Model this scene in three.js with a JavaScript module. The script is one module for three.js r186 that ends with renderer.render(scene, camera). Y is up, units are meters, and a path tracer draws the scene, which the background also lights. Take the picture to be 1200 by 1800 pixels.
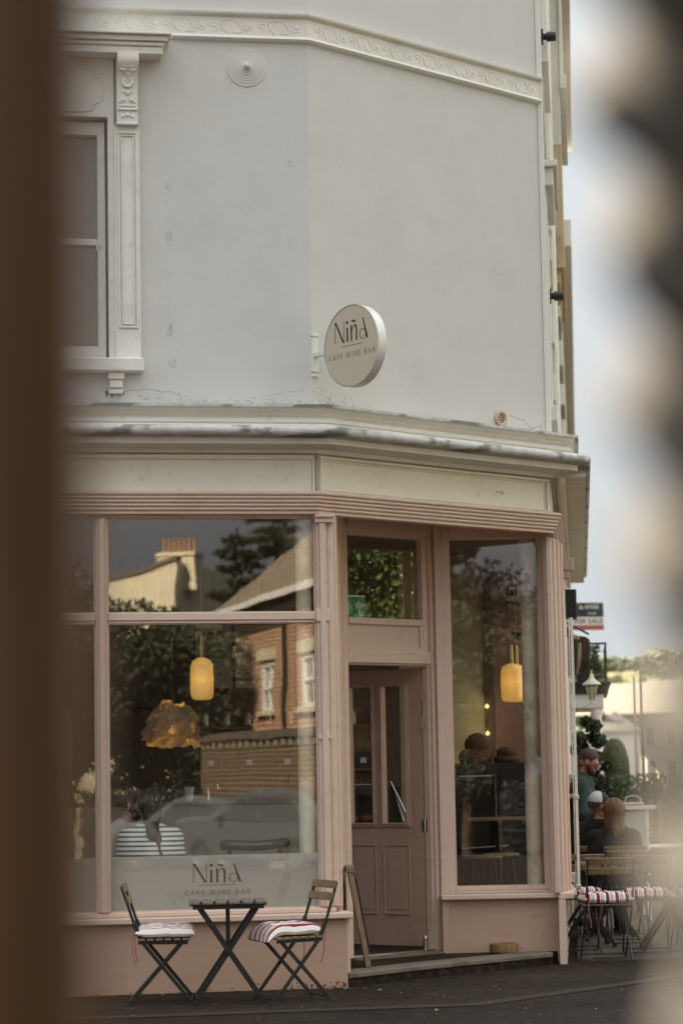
import * as THREE from 'three';
import { mergeGeometries, toCreasedNormals } from 'three/addons/utils/BufferGeometryUtils.js';
import { RoundedBoxGeometry } from 'three/addons/geometries/RoundedBoxGeometry.js';
import { TextGeometry } from 'three/addons/geometries/TextGeometry.js';
import { FontLoader } from 'three/addons/loaders/FontLoader.js';

// ------------------------------------------------------------------ camera, sky, sun, exposure
const scene = new THREE.Scene();
const renderer = new THREE.WebGLRenderer({ antialias: true });
renderer.setSize(682, 1024);
renderer.toneMapping = THREE.LinearToneMapping;
renderer.toneMappingExposure = 5.4;
renderer.shadowMap.enabled = true;
renderer.shadowMap.type = THREE.PCFSoftShadowMap;
const EYE = new THREE.Vector3(0, 1.6, 0);
const camera = new THREE.PerspectiveCamera(2 * Math.atan(900 / 4250) * 180 / Math.PI, 682 / 1024, 0.1, 5000);
camera.filmGauge = 36;                                   // an 85 mm lens on full frame
camera.position.copy(EYE);
camera.rotation.set(0.10761, 0, -0.01835, 'XYZ');
camera.focus = 18.6;
camera.userData.fStop = 2.2;
camera.updateMatrixWorld(true);

const SUN = new THREE.Vector3(-0.66, 0.66, -0.42).normalize();
function skyTexture() {
  const W = 512, H = 256, d = new Float32Array(W * H * 4);
  const h3 = (x, y, z) => { const s = Math.sin(x * 127.1 + y * 311.7 + z * 74.7) * 43758.5453; return s - Math.floor(s); };
  const n3 = (x, y, z) => {
    const X = Math.floor(x), Y = Math.floor(y), Z = Math.floor(z); let fx = x - X, fy = y - Y, fz = z - Z;
    fx = fx * fx * (3 - 2 * fx); fy = fy * fy * (3 - 2 * fy); fz = fz * fz * (3 - 2 * fz);
    const L = (a, b, t) => a + (b - a) * t;
    return L(L(L(h3(X, Y, Z), h3(X + 1, Y, Z), fx), L(h3(X, Y + 1, Z), h3(X + 1, Y + 1, Z), fx), fy),
      L(L(h3(X, Y, Z + 1), h3(X + 1, Y, Z + 1), fx), L(h3(X, Y + 1, Z + 1), h3(X + 1, Y + 1, Z + 1), fx), fy), fz);
  };
  for (let j = 0; j < H; j++) for (let i = 0; i < W; i++) {
    const el = ((j + 0.5) / H - 0.5) * Math.PI, az = ((i + 0.5) / W - 0.5) * 2 * Math.PI;
    const y = Math.max(0.02, Math.sin(el)), x = Math.cos(el) * Math.cos(az), z = Math.cos(el) * Math.sin(az);
    const k = Math.pow(Math.max(0, y), 0.6);
    const u = x / (y + 0.25) * 1.6, v = z / (y + 0.25) * 1.6;
    let c = 0, a = 0.5; for (let o = 0; o < 5; o++) { c += a * n3(u * 2 ** o + 7.3, v * 2 ** o + 1.7, 3.1 * o); a *= 0.5; }
    c = Math.min(1, Math.max(0, (c - 0.38) * 2.6));        // thin cloud
    const b = [0.110, 0.121, 0.131], w = [0.15, 0.149, 0.145], up = 1 + 2.6 * Math.max(0, Math.sin(el)) ** 2;   // hazy: brighter towards the zenith
    const f = el > 0 ? 0.3 + 0.55 * c : 0;
    for (let q = 0; q < 3; q++) d[(j * W + i) * 4 + q] = el > 0 ? (b[q] * (1 - f) + w[q] * f) * up : 0.05;
    d[(j * W + i) * 4 + 3] = 1;
  }
  const t = new THREE.DataTexture(d, W, H, THREE.RGBAFormat, THREE.FloatType);
  t.mapping = THREE.EquirectangularReflectionMapping; t.magFilter = t.minFilter = THREE.LinearFilter; t.needsUpdate = true;
  return t;
}
scene.background = skyTexture();
scene.environment = scene.background;
const sun = new THREE.DirectionalLight(new THREE.Color().setRGB(1, 0.86, 0.66), 5);
sun.name = 'sun'; sun.position.copy(SUN).multiplyScalar(120); sun.castShadow = true;
sun.shadow.mapSize.set(2048, 2048);
Object.assign(sun.shadow.camera, { left: -80, right: 80, top: 80, bottom: -80, near: 1, far: 320 });
scene.add(sun, sun.target);

// ------------------------------------------------------------------ helpers
const V = (x, y, z) => new THREE.Vector3(x, y, z);
const UPV = V(0, 1, 0);
function rng(seed) { let a = seed >>> 0; return () => { a = (a + 0x6D2B79F5) | 0; let t = Math.imul(a ^ (a >>> 15), 1 | a); t = (t + Math.imul(t ^ (t >>> 7), 61 | t)) ^ t; return ((t ^ (t >>> 14)) >>> 0) / 4294967296; }; }
const taken = new Set();
function numbered(n) { if (!taken.has(n)) { taken.add(n); return n; } for (let k = 1; ; k++) { const m = n + '_' + String(k).padStart(3, '0'); if (!taken.has(m)) { taken.add(m); return m; } } }
function shadow(o) { o.traverse(m => { if (m.isMesh) { m.castShadow = true; m.receiveShadow = true; } }); return o; }
function thing(name, label, category, pos = [0, 0, 0], turn = 0, group) {
  const o = new THREE.Group(); o.name = numbered(name); o.position.set(...pos); o.rotation.y = turn; scene.add(o);
  o.userData.label = label; o.userData.category = category; if (group) o.userData.group = group; return o;
}
function part(name, geo, m, parent) { const o = new THREE.Mesh(geo, m); o.name = name; o.castShadow = o.receiveShadow = true; parent.add(o); return o; }
function single(name, geo, m, label, category, group) {
  const o = part(numbered(name), geo, m, scene); o.userData.label = label; o.userData.category = category; if (group) o.userData.group = group; return o;
}
function struct(name, geo, m) { const o = part(numbered(name), geo, m, scene); o.userData.kind = 'structure'; return o; }
function copyOf(o, pos, turn, label, group) {
  const c = o.clone(); c.name = numbered(o.name.replace(/_\d{3}$/, '')); c.userData = { ...o.userData }; scene.add(c);
  c.position.set(...pos); c.rotation.set(0, turn, 0); if (label) c.userData.label = label; if (group) c.userData.group = group; return c;
}
// geometries: everything non-indexed with position, normal, uv (uv in metres, by the face's own plane)
function uvBox(g) {
  const n = g.index ? g.toNonIndexed() : g; if (!n.attributes.normal) n.computeVertexNormals();
  const p = n.attributes.position, q = n.attributes.normal, uv = new Float32Array(p.count * 2);
  for (let i = 0; i < p.count; i += 3) {
    let ax = 0, ay = 0, az = 0; for (let k = 0; k < 3; k++) { ax += q.getX(i + k); ay += q.getY(i + k); az += q.getZ(i + k); }
    ax = Math.abs(ax); ay = Math.abs(ay); az = Math.abs(az);
    for (let k = 0; k < 3; k++) {
      const x = p.getX(i + k), y = p.getY(i + k), z = p.getZ(i + k);
      const [u, v] = az >= ax && az >= ay ? [x, y] : ax >= ay ? [z, y] : [x, z];
      uv[(i + k) * 2] = u; uv[(i + k) * 2 + 1] = v;
    }
  }
  n.setAttribute('uv', new THREE.BufferAttribute(uv, 2));
  for (const k of Object.keys(n.attributes)) if (!['position', 'normal', 'uv', 'color'].includes(k)) n.deleteAttribute(k);
  return n;
}
const merge = (...gs) => mergeGeometries(gs.flat(9).map(g => (g.index || !g.attributes.uv || Object.keys(g.attributes).length > 3) ? uvBox(g) : g));
function bx(x0, x1, y0, y1, z0, z1, r = 0) {
  const w = Math.abs(x1 - x0), h = Math.abs(y1 - y0), d = Math.abs(z1 - z0);
  const g = r ? new RoundedBoxGeometry(w, h, d, 1, Math.min(r, w / 2.01, h / 2.01, d / 2.01)) : new THREE.BoxGeometry(w, h, d);
  g.translate((x0 + x1) / 2, (y0 + y1) / 2, (z0 + z1) / 2); return uvBox(g);
}
function tube(pts, r, seg = 24, rs = 6, closed = false) { return uvBox(new THREE.TubeGeometry(new THREE.CatmullRomCurve3(pts.map(p => p.isVector3 ? p : V(...p)), closed, 'centripetal'), seg, r, rs, closed)); }
function bar(a, b, w, d, side) {                          // rectangular bar from a to b; d across, w along «side»
  a = a.isVector3 ? a : V(...a); b = b.isVector3 ? b : V(...b); const dir = b.clone().sub(a), L = dir.length(); dir.normalize();
  const s = (side ? V(...side) : Math.abs(dir.y) > 0.9 ? V(0, 0, 1) : UPV.clone()); const z = s.clone().sub(dir.clone().multiplyScalar(s.dot(dir))).normalize(), x = new THREE.Vector3().crossVectors(dir, z);
  const g = new RoundedBoxGeometry(d, L, w, 1, Math.min(w, d) * 0.18); g.applyMatrix4(new THREE.Matrix4().makeBasis(x, dir, z).setPosition(a.clone().add(b).multiplyScalar(0.5))); return uvBox(g);
}
function rod(a, b, r0, r1 = r0, n = 8) {
  a = a.isVector3 ? a : V(...a); b = b.isVector3 ? b : V(...b); const dir = b.clone().sub(a), L = dir.length();
  const g = new THREE.CylinderGeometry(r1, r0, L, n); g.applyQuaternion(new THREE.Quaternion().setFromUnitVectors(UPV, dir.normalize())); const m = a.clone().add(b).multiplyScalar(0.5); g.translate(m.x, m.y, m.z); return uvBox(g);
}
function lathe(pts, n = 24) { return uvBox(new THREE.LatheGeometry(pts.map(p => new THREE.Vector2(...p)), n)); }
function extr(shape, depth, bevel = 0) { return uvBox(new THREE.ExtrudeGeometry(shape, { depth, bevelEnabled: bevel > 0, bevelSize: bevel, bevelThickness: bevel, bevelSegments: 1, curveSegments: 14 })); }
function poly(pts) { const s = new THREE.Shape(); pts.forEach((p, i) => i ? s.lineTo(p[0], p[1]) : s.moveTo(p[0], p[1])); s.closePath(); return s; }
const rectPath = (x0, x1, y0, y1) => { const s = new THREE.Path(); s.moveTo(x0, y0); s.lineTo(x0, y1); s.lineTo(x1, y1); s.lineTo(x1, y0); s.closePath(); return s; };
const at = (g, M) => { g.applyMatrix4(M); return g; };
// frames: (s along the face, h up, o outwards) -> world
function frame(x, z, yaw) { return new THREE.Matrix4().makeRotationY(yaw).setPosition(x, 0, z); }
const D = Math.PI / 180;
// a moulding: profile [[o, h] ...] swept along plan points [[x, z] ...] (outside to the right of travel... towards nA), mitred
function sweep(profile, path, cap = true) {
  const P = path.map(p => new THREE.Vector2(p[0], p[1])), N = P.length, nrm = [];
  for (let i = 0; i < N - 1; i++) { const d = P[i + 1].clone().sub(P[i]).normalize(); nrm.push(new THREE.Vector2(-d.y, d.x)); }
  const pos = [], uv = [], ring = [], run = [0];
  for (let i = 1; i < N; i++) run.push(run[i - 1] + P[i].distanceTo(P[i - 1]));
  for (let i = 0; i < N; i++) {
    const a = nrm[Math.max(0, i - 1)], b = nrm[Math.min(N - 2, i)], m = a.clone().add(b).normalize(), k = 1 / Math.max(0.3, m.dot(a));
    ring.push(profile.map(([o, h]) => V(P[i].x + m.x * k * o, h, P[i].y + m.y * k * o)));
  }
  let acc = 0; const len = profile.map((p, i) => i ? (acc += Math.hypot(p[0] - profile[i - 1][0], p[1] - profile[i - 1][1])) : 0);
  const tri = (a, b, c, ua, ub, uc) => { for (const q of [a, b, c]) pos.push(q.x, q.y, q.z); for (const q of [ua, ub, uc]) uv.push(...q); };
  for (let i = 0; i < N - 1; i++) for (let j = 0; j < profile.length - 1; j++) {
    const a = ring[i][j], b = ring[i + 1][j], c = ring[i + 1][j + 1], d = ring[i][j + 1];
    const ua = [run[i], len[j]], ub = [run[i + 1], len[j]], uc = [run[i + 1], len[j + 1]], ud = [run[i], len[j + 1]];
    tri(a, b, c, ua, ub, uc); tri(a, c, d, ua, uc, ud);
  }
  if (cap) for (const [i, f] of [[0, 1], [N - 1, -1]]) {
    const t = THREE.ShapeUtils.triangulateShape(profile.map(p => new THREE.Vector2(...p)), []);
    for (const [a, b, c] of t) f > 0 ? tri(ring[i][a], ring[i][c], ring[i][b], profile[a], profile[c], profile[b]) : tri(ring[i][a], ring[i][b], ring[i][c], profile[a], profile[b], profile[c]);
  }
  const g = new THREE.BufferGeometry(); g.setAttribute('position', new THREE.Float32BufferAttribute(pos, 3)); g.setAttribute('uv', new THREE.Float32BufferAttribute(uv, 2)); g.computeVertexNormals();
  return g;
}
const creased = (g, a = 0.6) => { const u = g.attributes.uv; const r = toCreasedNormals(g, a); return r; };

// ------------------------------------------------------------------ textures
function noise2(seed) {
  const r = rng(seed), N = 256, t = new Float32Array(N * N).map(() => r());
  return (x, y, per, pery = per) => {
    const X = Math.floor(x), Y = Math.floor(y); let fx = x - X, fy = y - Y; fx = fx * fx * (3 - 2 * fx); fy = fy * fy * (3 - 2 * fy);
    const w = (a, p) => ((a % p) + p) % p, g = (a, b) => t[(w(a, per) * 9277 + w(b, pery) * 26699 + ((w(a, per) * w(b, pery)) >> 1)) & 65535];
    const a = g(X, Y), b = g(X + 1, Y), c = g(X, Y + 1), d = g(X + 1, Y + 1); return a + (b - a) * fx + (c - a) * fy + (a - b - c + d) * fx * fy;
  };
}
function fbm(n, u, v, f, oct, fy = f) { let s = 0, a = 0.5, t = 0; for (let o = 0; o < oct; o++) { s += a * n(u * f * 2 ** o, v * fy * 2 ** o, f * 2 ** o, fy * 2 ** o); t += a; a *= 0.5; } return s / t; }
function tex(size, fn, metres, srgb = true) {
  const [W, H] = Array.isArray(size) ? size : [size, size], d = new Uint8Array(W * H * 4);
  for (let j = 0; j < H; j++) for (let i = 0; i < W; i++) { const c = fn(i / W, j / H); const k = (j * W + i) * 4; for (let q = 0; q < 3; q++) { let x = Math.min(1, Math.max(0, Array.isArray(c) ? c[q] : c)); if (srgb) x = x <= 0.0031308 ? x * 12.92 : 1.055 * x ** (1 / 2.4) - 0.055; d[k + q] = x * 255; } d[k + 3] = 255; }
  const t = new THREE.DataTexture(d, W, H, THREE.RGBAFormat); t.wrapS = t.wrapT = THREE.RepeatWrapping; t.magFilter = THREE.LinearFilter; t.minFilter = THREE.LinearMipmapLinearFilter; t.generateMipmaps = true;
  if (srgb) t.colorSpace = THREE.SRGBColorSpace; const m = Array.isArray(metres) ? metres : [metres, metres]; t.repeat.set(1 / m[0], 1 / m[1]); t.needsUpdate = true; return t;
}
const nA_ = noise2(11), nB_ = noise2(29), nC_ = noise2(53);
const lin = (...c) => new THREE.Color().setRGB(...c);
const mix = (a, b, t) => a + (b - a) * t, sm = (a, b, x) => { const t = Math.min(1, Math.max(0, (x - a) / (b - a))); return t * t * (3 - 2 * t); };
const T = {
  plaster: tex(512, (u, v) => { const a = fbm(nA_, u, v, 3, 6), b = fbm(nB_, u, v, 40, 3); const c = 0.93 + 0.1 * (a - 0.5) + 0.05 * (b - 0.5); return [c, c, c * (0.995 - 0.02 * a)]; }, 2.3),
  plasterBump: tex(512, (u, v) => 0.5 + 0.6 * (fbm(nA_, u, v, 5, 4) - 0.5) + 0.3 * (fbm(nB_, u, v, 60, 3) - 0.5), 1.7, false),
  paint: tex(512, (u, v) => { const ch = sm(0.735, 0.76, fbm(nB_, u + 0.37, v + 0.11, 26, 5)); const a = fbm(nA_, u, v, 5, 5), b = fbm(nC_, u, v, 3, 4, 70), s = sm(0.63, 0.74, fbm(nB_, u, v, 9, 5)); const c = 0.95 + 0.09 * (a - 0.5) + 0.06 * (b - 0.5); const cc = c * (1 - 0.12 * ch); return [cc * (1 - 0.05 * s), cc * (1 - 0.06 * s), cc * (1 - 0.085 * s)]; }, 1.1),
  paintBump: tex(256, (u, v) => 0.5 + 0.35 * (fbm(nC_, u, v, 4, 3, 60) - 0.5) + 0.4 * (fbm(nA_, u, v, 12, 4) - 0.5), 0.7, false),
  lead: tex(512, (u, v) => { const a = fbm(nA_, u, v, 7, 6), m = sm(0.50, 0.62, fbm(nB_, u, v, 5, 6, 11)); const st = fbm(nC_, u, v, 40, 3, 6); const c = mix(0.52 + 0.25 * (a - 0.5) + 0.18 * (st - 0.5), 0.10, m * 0.8); return [c, c * 0.99, c * (0.965 - 0.06 * m)]; }, 1.5),
  wood: tex(512, (u, v) => { const w = fbm(nA_, u, v, 4, 4), g = fbm(nB_, u + 0.02 * w, v, 60, 3, 3), f = fbm(nC_, u, v, 120, 2, 8); const c = 0.62 + 0.5 * (g - 0.5) + 0.3 * (f - 0.5) + 0.2 * (w - 0.5); return [c, c * 0.97, c * 0.93]; }, 0.5),
  asphalt: tex(512, (u, v) => { const a = fbm(nA_, u, v, 90, 2), b = fbm(nB_, u, v, 4, 5), s = sm(0.68, 0.78, fbm(nC_, u, v, 60, 2)); const g = sm(0.78, 0.82, nC_(u * 13, v * 13, 13)) * sm(0.5, 0.6, fbm(nB_, u, v, 9, 2)); const c = 0.6 + 0.6 * (a - 0.5) + 0.7 * (b - 0.5) + 0.6 * s + 0.35 * g; return [c, c * 0.96, c * 0.92]; }, 2.1),
  asphaltBump: tex(512, (u, v) => fbm(nA_, u, v, 90, 2) * 0.7 + 0.3 * fbm(nC_, u, v, 30, 3), 1.6, false),
  brick: tex(512, (u, v) => { const r = Math.floor(v * 16), x = u * 6 + (r % 2) * 0.5, c = Math.floor(x) % 6, fx = x - Math.floor(x), fy = v * 16 - r; const mo = fx < 0.06 || fy < 0.24 ? 1 : 0; const k = nA_(c * 3.7 + 0.5, r * 1.3 + 0.5, 97), q = 0.75 + 0.5 * k + 0.25 * (fbm(nB_, u, v, 40, 3) - 0.5); return mo ? [0.60, 0.50, 0.34] : [0.25 * q, 0.092 * q, 0.042 * q]; }, [1.6, 1.6]),
  slate: tex(512, (u, v) => { const r = Math.floor(v * 12), x = u * 8 + (r % 2) * 0.5, c = Math.floor(x) % 8, fx = x - Math.floor(x), fy = v * 12 - r; const k = nA_(c * 2.7 + 0.5, r * 1.9 + 0.5, 91), e = fx < 0.04 || fy < 0.12 ? 0.45 : 1; const q = (0.7 + 0.5 * k) * e; return [0.36 * q, 0.31 * q, 0.24 * q]; }, [2.4, 2.6]),
  leaf: tex(64, (u, v) => { const a = 0.75 + 0.5 * fbm(nA_, u, v, 5, 3); return [a, a, a * 0.9]; }, 1),
  stone: tex(512, (u, v) => { const a = fbm(nA_, u, v, 4, 6), b = fbm(nB_, u, v, 30, 4), m = sm(0.58, 0.7, fbm(nC_, u, v, 5, 5)); const c = 0.85 + 0.4 * (a - 0.5) + 0.2 * (b - 0.5); return [c * (1 - 0.3 * m), c * (1 - 0.32 * m), c * (1 - 0.38 * m)]; }, 1.3),
  wave: tex(256, (u, v) => 0.5 + 0.6 * (fbm(nA_, u, v, 3, 2) - 0.5), 0.9, false),
  fabric: tex(256, (u, v) => { const a = 0.5 + 0.5 * Math.sin(u * 2 * Math.PI * 64) * Math.sin(v * 2 * Math.PI * 64); const c = 0.86 + 0.1 * a + 0.12 * (fbm(nA_, u, v, 6, 4) - 0.5); return c; }, 0.25),
};
function mat(c, rough = 0.7, o = {}) {
  const { map, bump, bs = 0.002, metal = 0, rep, ...rest } = o; const m = new THREE.MeshPhysicalMaterial({ color: lin(...c), roughness: rough, metalness: metal, ...rest });
  const cl = t => { if (!rep) return t; const q = t.clone(); q.repeat.multiplyScalar(rep); q.needsUpdate = true; return q; };
  if (map) m.map = cl(T[map] || map); if (bump) { m.bumpMap = cl(T[bump] || bump); m.bumpScale = bs; }
  return m;
}
const M = {
  wall: mat([0.622, 0.618, 0.60], 0.85, { map: 'plaster', bump: 'plasterBump', bs: 0.003 }),
  trim: mat([0.74, 0.725, 0.67], 0.6, { map: 'paint', bump: 'paintBump', bs: 0.0015 }),
  fascia: mat([0.77, 0.74, 0.63], 0.55, { map: 'paint', bump: 'paintBump', bs: 0.0015 }),
  lead: mat([0.95, 0.95, 0.95], 0.55, { map: 'lead', bump: 'paintBump', bs: 0.006 }),
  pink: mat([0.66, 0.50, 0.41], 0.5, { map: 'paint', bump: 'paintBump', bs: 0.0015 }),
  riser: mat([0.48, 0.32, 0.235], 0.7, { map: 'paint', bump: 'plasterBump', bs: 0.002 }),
  door: mat([0.42, 0.28, 0.22], 0.45, { map: 'paint', bump: 'paintBump', bs: 0.001 }),
  glass: mat([1, 1, 1], 0.0, { transmission: 1, thickness: 0, ior: 2.05, bump: 'wave', bs: 0.0003 }),
  black: mat([0.012, 0.012, 0.011], 0.45), steel: mat([0.008, 0.0085, 0.0075], 0.45, { map: 'paint' }),
  slat: mat([0.30, 0.215, 0.115], 0.6, { map: 'wood', bump: 'wood', bs: 0.001 }),
  boardwood: mat([0.36, 0.27, 0.19], 0.8, { map: 'wood', bump: 'wood', bs: 0.002 }),
  oldwood: mat([0.24, 0.19, 0.135], 0.8, { map: 'wood', bump: 'wood', bs: 0.002 }),
  deck: mat([0.13, 0.10, 0.075], 0.85, { map: 'wood', bump: 'wood', bs: 0.002 }),
  step: mat([0.045, 0.033, 0.025], 0.85, { specularIntensity: 0.25, map: 'asphalt', bump: 'asphaltBump', bs: 0.003 }),
  stepEdge: mat([0.16, 0.135, 0.105], 0.85, { map: 'stone', bump: 'asphaltBump', bs: 0.003 }),
  pave: mat([0.040, 0.029, 0.022], 0.9, { specularIntensity: 0.25, map: 'asphalt', bump: 'asphaltBump', bs: 0.004, rep: 0.8 }), kerb: mat([0.05, 0.038, 0.03], 0.9, { specularIntensity: 0.25, map: 'stone', bump: 'asphaltBump', bs: 0.004 }),
  asphalt: mat([0.036, 0.027, 0.021], 0.9, { specularIntensity: 0.25, map: 'asphalt', bump: 'asphaltBump', bs: 0.004 }),
  chrome: mat([0.6, 0.6, 0.58], 0.25, { metal: 1 }),
  brass: mat([0.42, 0.33, 0.14], 0.35, { metal: 0.8 }),
  white: mat([0.78, 0.77, 0.73], 0.5, { map: 'paint' }),
  stoneTan: mat([0.62, 0.51, 0.32], 0.9, { map: 'stone', bump: 'plasterBump', bs: 0.004 }),
};
// ------------------------------------------------------------------ plan of the corner building
const YA = 9.82 * D, YB = 43.5 * D, YC = 84.5 * D;
const FA = frame(-0.0143, -18.374, YA);
const w2 = (F, s, o = 0) => { const p = V(s, 0, o).applyMatrix4(F); return [p.x, p.z]; };
const cA = w2(FA, -0.19), FB = frame(cA[0], cA[1], YB);
const LB = 2.66, cB = w2(FB, LB), FC = frame(cB[0], cB[1], YC);
const CEND = 4.6;                                          // where the cafe ends on the side street
const LINE = [w2(FA, -9), cA, cB, w2(FC, CEND)], LONG = [w2(FA, -9), cA, cB, w2(FC, 12)];
const FD = frame(0.0, -19.75, 42 * D), FR = frame(0.80, -20.42, 2 * D);   // door plane, window beside it
function prism(pts, h0, h1) {                              // solid from plan points
  const s = poly(pts.map(([x, z]) => [x, -z])); const g = new THREE.ExtrudeGeometry(s, { depth: h1 - h0, bevelEnabled: false }); g.rotateX(-Math.PI / 2); g.translate(0, h0, 0); return uvBox(g);
}
function planWall(a, b, h0, h1, th, r = 0) {               // wall between two plan points, thickness to the inside (left of nA)
  const L = Math.hypot(b[0] - a[0], b[1] - a[1]), yaw = Math.atan2(-(b[1] - a[1]), b[0] - a[0]); return at(bx(0, L, h0, h1, -th, 0, r), frame(a[0], a[1], yaw));
}
const cafe = thing('corner_cafe', 'pale grey rendered corner building with pink shopfront and white cornice', 'building');

// canvas map for the render of the two visible upper walls: hairline cracks, patches and streaks as they lie
function wallMap(seed, marks) {
  const W = 1024, c = document.createElement('canvas'); c.width = c.height = W; const x = c.getContext('2d'), r = rng(seed);
  x.fillStyle = 'rgb(247,247,246)'; x.fillRect(0, 0, W, W);
  for (let i = 0; i < 900; i++) { const a = r() * W, b = r() * W, s = 8 + 60 * r(); x.fillStyle = r() < 0.5 ? 'rgba(255,255,254,0.03)' : 'rgba(222,221,214,0.03)'; x.beginPath(); x.ellipse(a, b, s, s * (0.4 + r()), r() * 3, 0, 7); x.fill(); }
  for (let i = 0; i < 260; i++) { x.fillStyle = 'rgba(150,145,130,' + (0.08 + 0.2 * r()) + ')'; x.fillRect(r() * W, r() * W, 1 + 2 * r(), 1 + 2 * r()); }
  marks(x, r, W); const t = new THREE.CanvasTexture(c); t.colorSpace = THREE.SRGBColorSpace; t.wrapS = THREE.RepeatWrapping; t.wrapT = THREE.ClampToEdgeWrapping; return t;
}
function crack(x, r, pts, w, col) { x.strokeStyle = col; x.lineWidth = w; x.beginPath(); for (let i = 0; i < pts.length - 1; i++) { const [a, b] = pts[i], [c, d] = pts[i + 1]; if (!i) x.moveTo(a, b); for (let k = 1; k <= 6; k++) { const t = k / 6; x.lineTo(a + (c - a) * t + (r() - 0.5) * 4, b + (d - b) * t + (r() - 0.5) * 4); } } x.stroke(); }
const WS = 3.4;                                            // metres that the map covers
const mapA = wallMap(5, (x, r, W) => {
  const px = (s, h) => [(s + 3.4) / WS * W, W - (h - 4.2) / WS * W];
  for (const [s, h, n] of [[-1.28, 6.1, 5], [-1.28, 5.72, 5], [-1.29, 4.98, 9], [-1.27, 4.72, 8], [-0.8, 6.93, 5], [-0.35, 6.3, 4]]) for (let k = 0; k < n * 2; k++) { const [a, b] = px(s + (r() - 0.5) * 0.05, h + (r() - 0.5) * 0.1); x.fillStyle = 'rgba(135,132,122,0.10)'; x.beginPath(); x.ellipse(a, b, 1 + 3 * r(), 2 + 5 * r(), 0, 0, 7); x.fill(); }
  for (let k = 0; k < 70; k++) { const [a, b] = px(-1.29 + (r() - 0.5) * 0.02, 5.0 + 1.15 * r()); x.fillStyle = 'rgba(185,183,174,0.10)'; x.fillRect(a, b, 1.5, 4 + 10 * r()); }
  crack(x, r, [px(-1.7, 4.5), px(-1.45, 4.52), px(-1.22, 4.49), px(-1.2, 4.43)], 1.2, 'rgba(105,101,90,0.6)');
  crack(x, r, [px(-0.6, 4.47), px(-0.42, 4.5), px(-0.25, 4.53)], 1.2, 'rgba(125,120,108,0.4)');
  for (let k = 0; k < 420; k++) { const s = -3.4 + 3.3 * r(), [a, b] = px(s, 4.39 + 0.09 * r() * r()); x.fillStyle = 'rgba(95,92,80,' + (0.12 + 0.2 * r()) + ')'; x.fillRect(a, b, 2 + 9 * r(), 1 + 2 * r()); }
  for (let k = 0; k < 46; k++) { const [a, b] = px(-1.71 + 0.14 * (r() - 0.5), 4.48 + 0.03 * r()); x.fillStyle = 'rgba(110,66,34,0.4)'; x.fillRect(a, b, 1 + 3 * r(), 2 + 7 * r()); }
});
const mapB = wallMap(6, (x, r, W) => {
  const px = (s, h) => [(s + 0.3) / WS * W, W - (h - 4.2) / WS * W];
  crack(x, r, [px(2.22, 4.53), px(2.4, 4.5), px(2.48, 4.44), px(2.6, 4.47), px(2.62, 4.38)], 1.3, 'rgba(100,94,84,0.65)');
  crack(x, r, [px(0.0, 4.52), px(0.1, 4.5), px(0.22, 4.44)], 1.4, 'rgba(125,120,108,0.4)');
  for (let k = 0; k < 60; k++) { const [a, b] = px(0.05 + 0.4 * r(), 4.4 + 0.2 * r() * r()); x.fillStyle = 'rgba(130,126,112,0.3)'; x.fillRect(a, b, 2 + 5 * r(), 2 + 3 * r()); }
  for (let k = 0; k < 260; k++) { const [a, b] = px(2.66 * r(), 4.38 + 0.07 * r() * r()); x.fillStyle = 'rgba(105,100,88,' + (0.1 + 0.2 * r()) + ')'; x.fillRect(a, b, 2 + 8 * r(), 1 + 2 * r()); }
});
const wallMat = (t, u0) => { const m = M.wall.clone(); m.map = t; t.repeat.set(1 / WS, 1 / WS); t.offset.set(-u0 / WS, -4.2 / WS); return m; };
const wallAm = wallMat(mapA, -3.4), wallBm = wallMat(mapB, -0.3);

{ // upper walls
  const s = poly([[-9, 4.05], [-0.19, 4.05], [-0.19, 11.6], [-9, 11.6]]); s.holes.push(rectPath(-3.02, -1.745, 4.76, 6.62)); s.holes.push(rectPath(-7.3, -6.0, 4.76, 6.62));
  const g = extr(s, 0.35); g.translate(0, 0, -0.35); part('wall', at(g, FA), wallAm, cafe);
  part('wall', at(bx(0, LB, 4.05, 11.6, -0.35, 0), FB), wallBm, cafe);
  part('wall', at(bx(0, CEND, 4.05, 11.6, -0.3, 0), FC), M.wall, cafe);
  part('side_wall', at(bx(0.28, CEND, 0, 0.58, -0.12, 0), FC), M.pink, cafe); part('side_wall', at(bx(0.28, CEND, 3.5, 4.05, -0.12, 0), FC), M.pink, cafe);
  part('party_wall', planWall(w2(FA, -5.6, -6.4), w2(FC, CEND, -0.1), 0, 11.6, 0.3), M.wall, cafe);
  part('wall', at(bx(-9, -4.3, 0, 4.05, -0.35, 0), FA), M.wall, cafe);
  const inA = w2(FA, -8.9, -0.36), inC = [cA[0] - 0.15, cA[1] - 0.42], inB = [cB[0] - 0.38, cB[1] - 0.3], inE = w2(FC, CEND - 0.05, -0.32);
  const core = [inA, inC, inB, inE, w2(FA, -8.9, -6.4)];
  part('upper_floors', prism(core, 3.92, 11.5), M.white, cafe);
  part('roof', prism([w2(FA, -9.1, 0.12), w2(FA, -0.15, 0.12), w2(FB, LB + 0.05, 0.12), w2(FC, CEND, 0.12), w2(FA, -9.1, -6.8)], 11.605, 11.9), M.trim, cafe);
}
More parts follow.
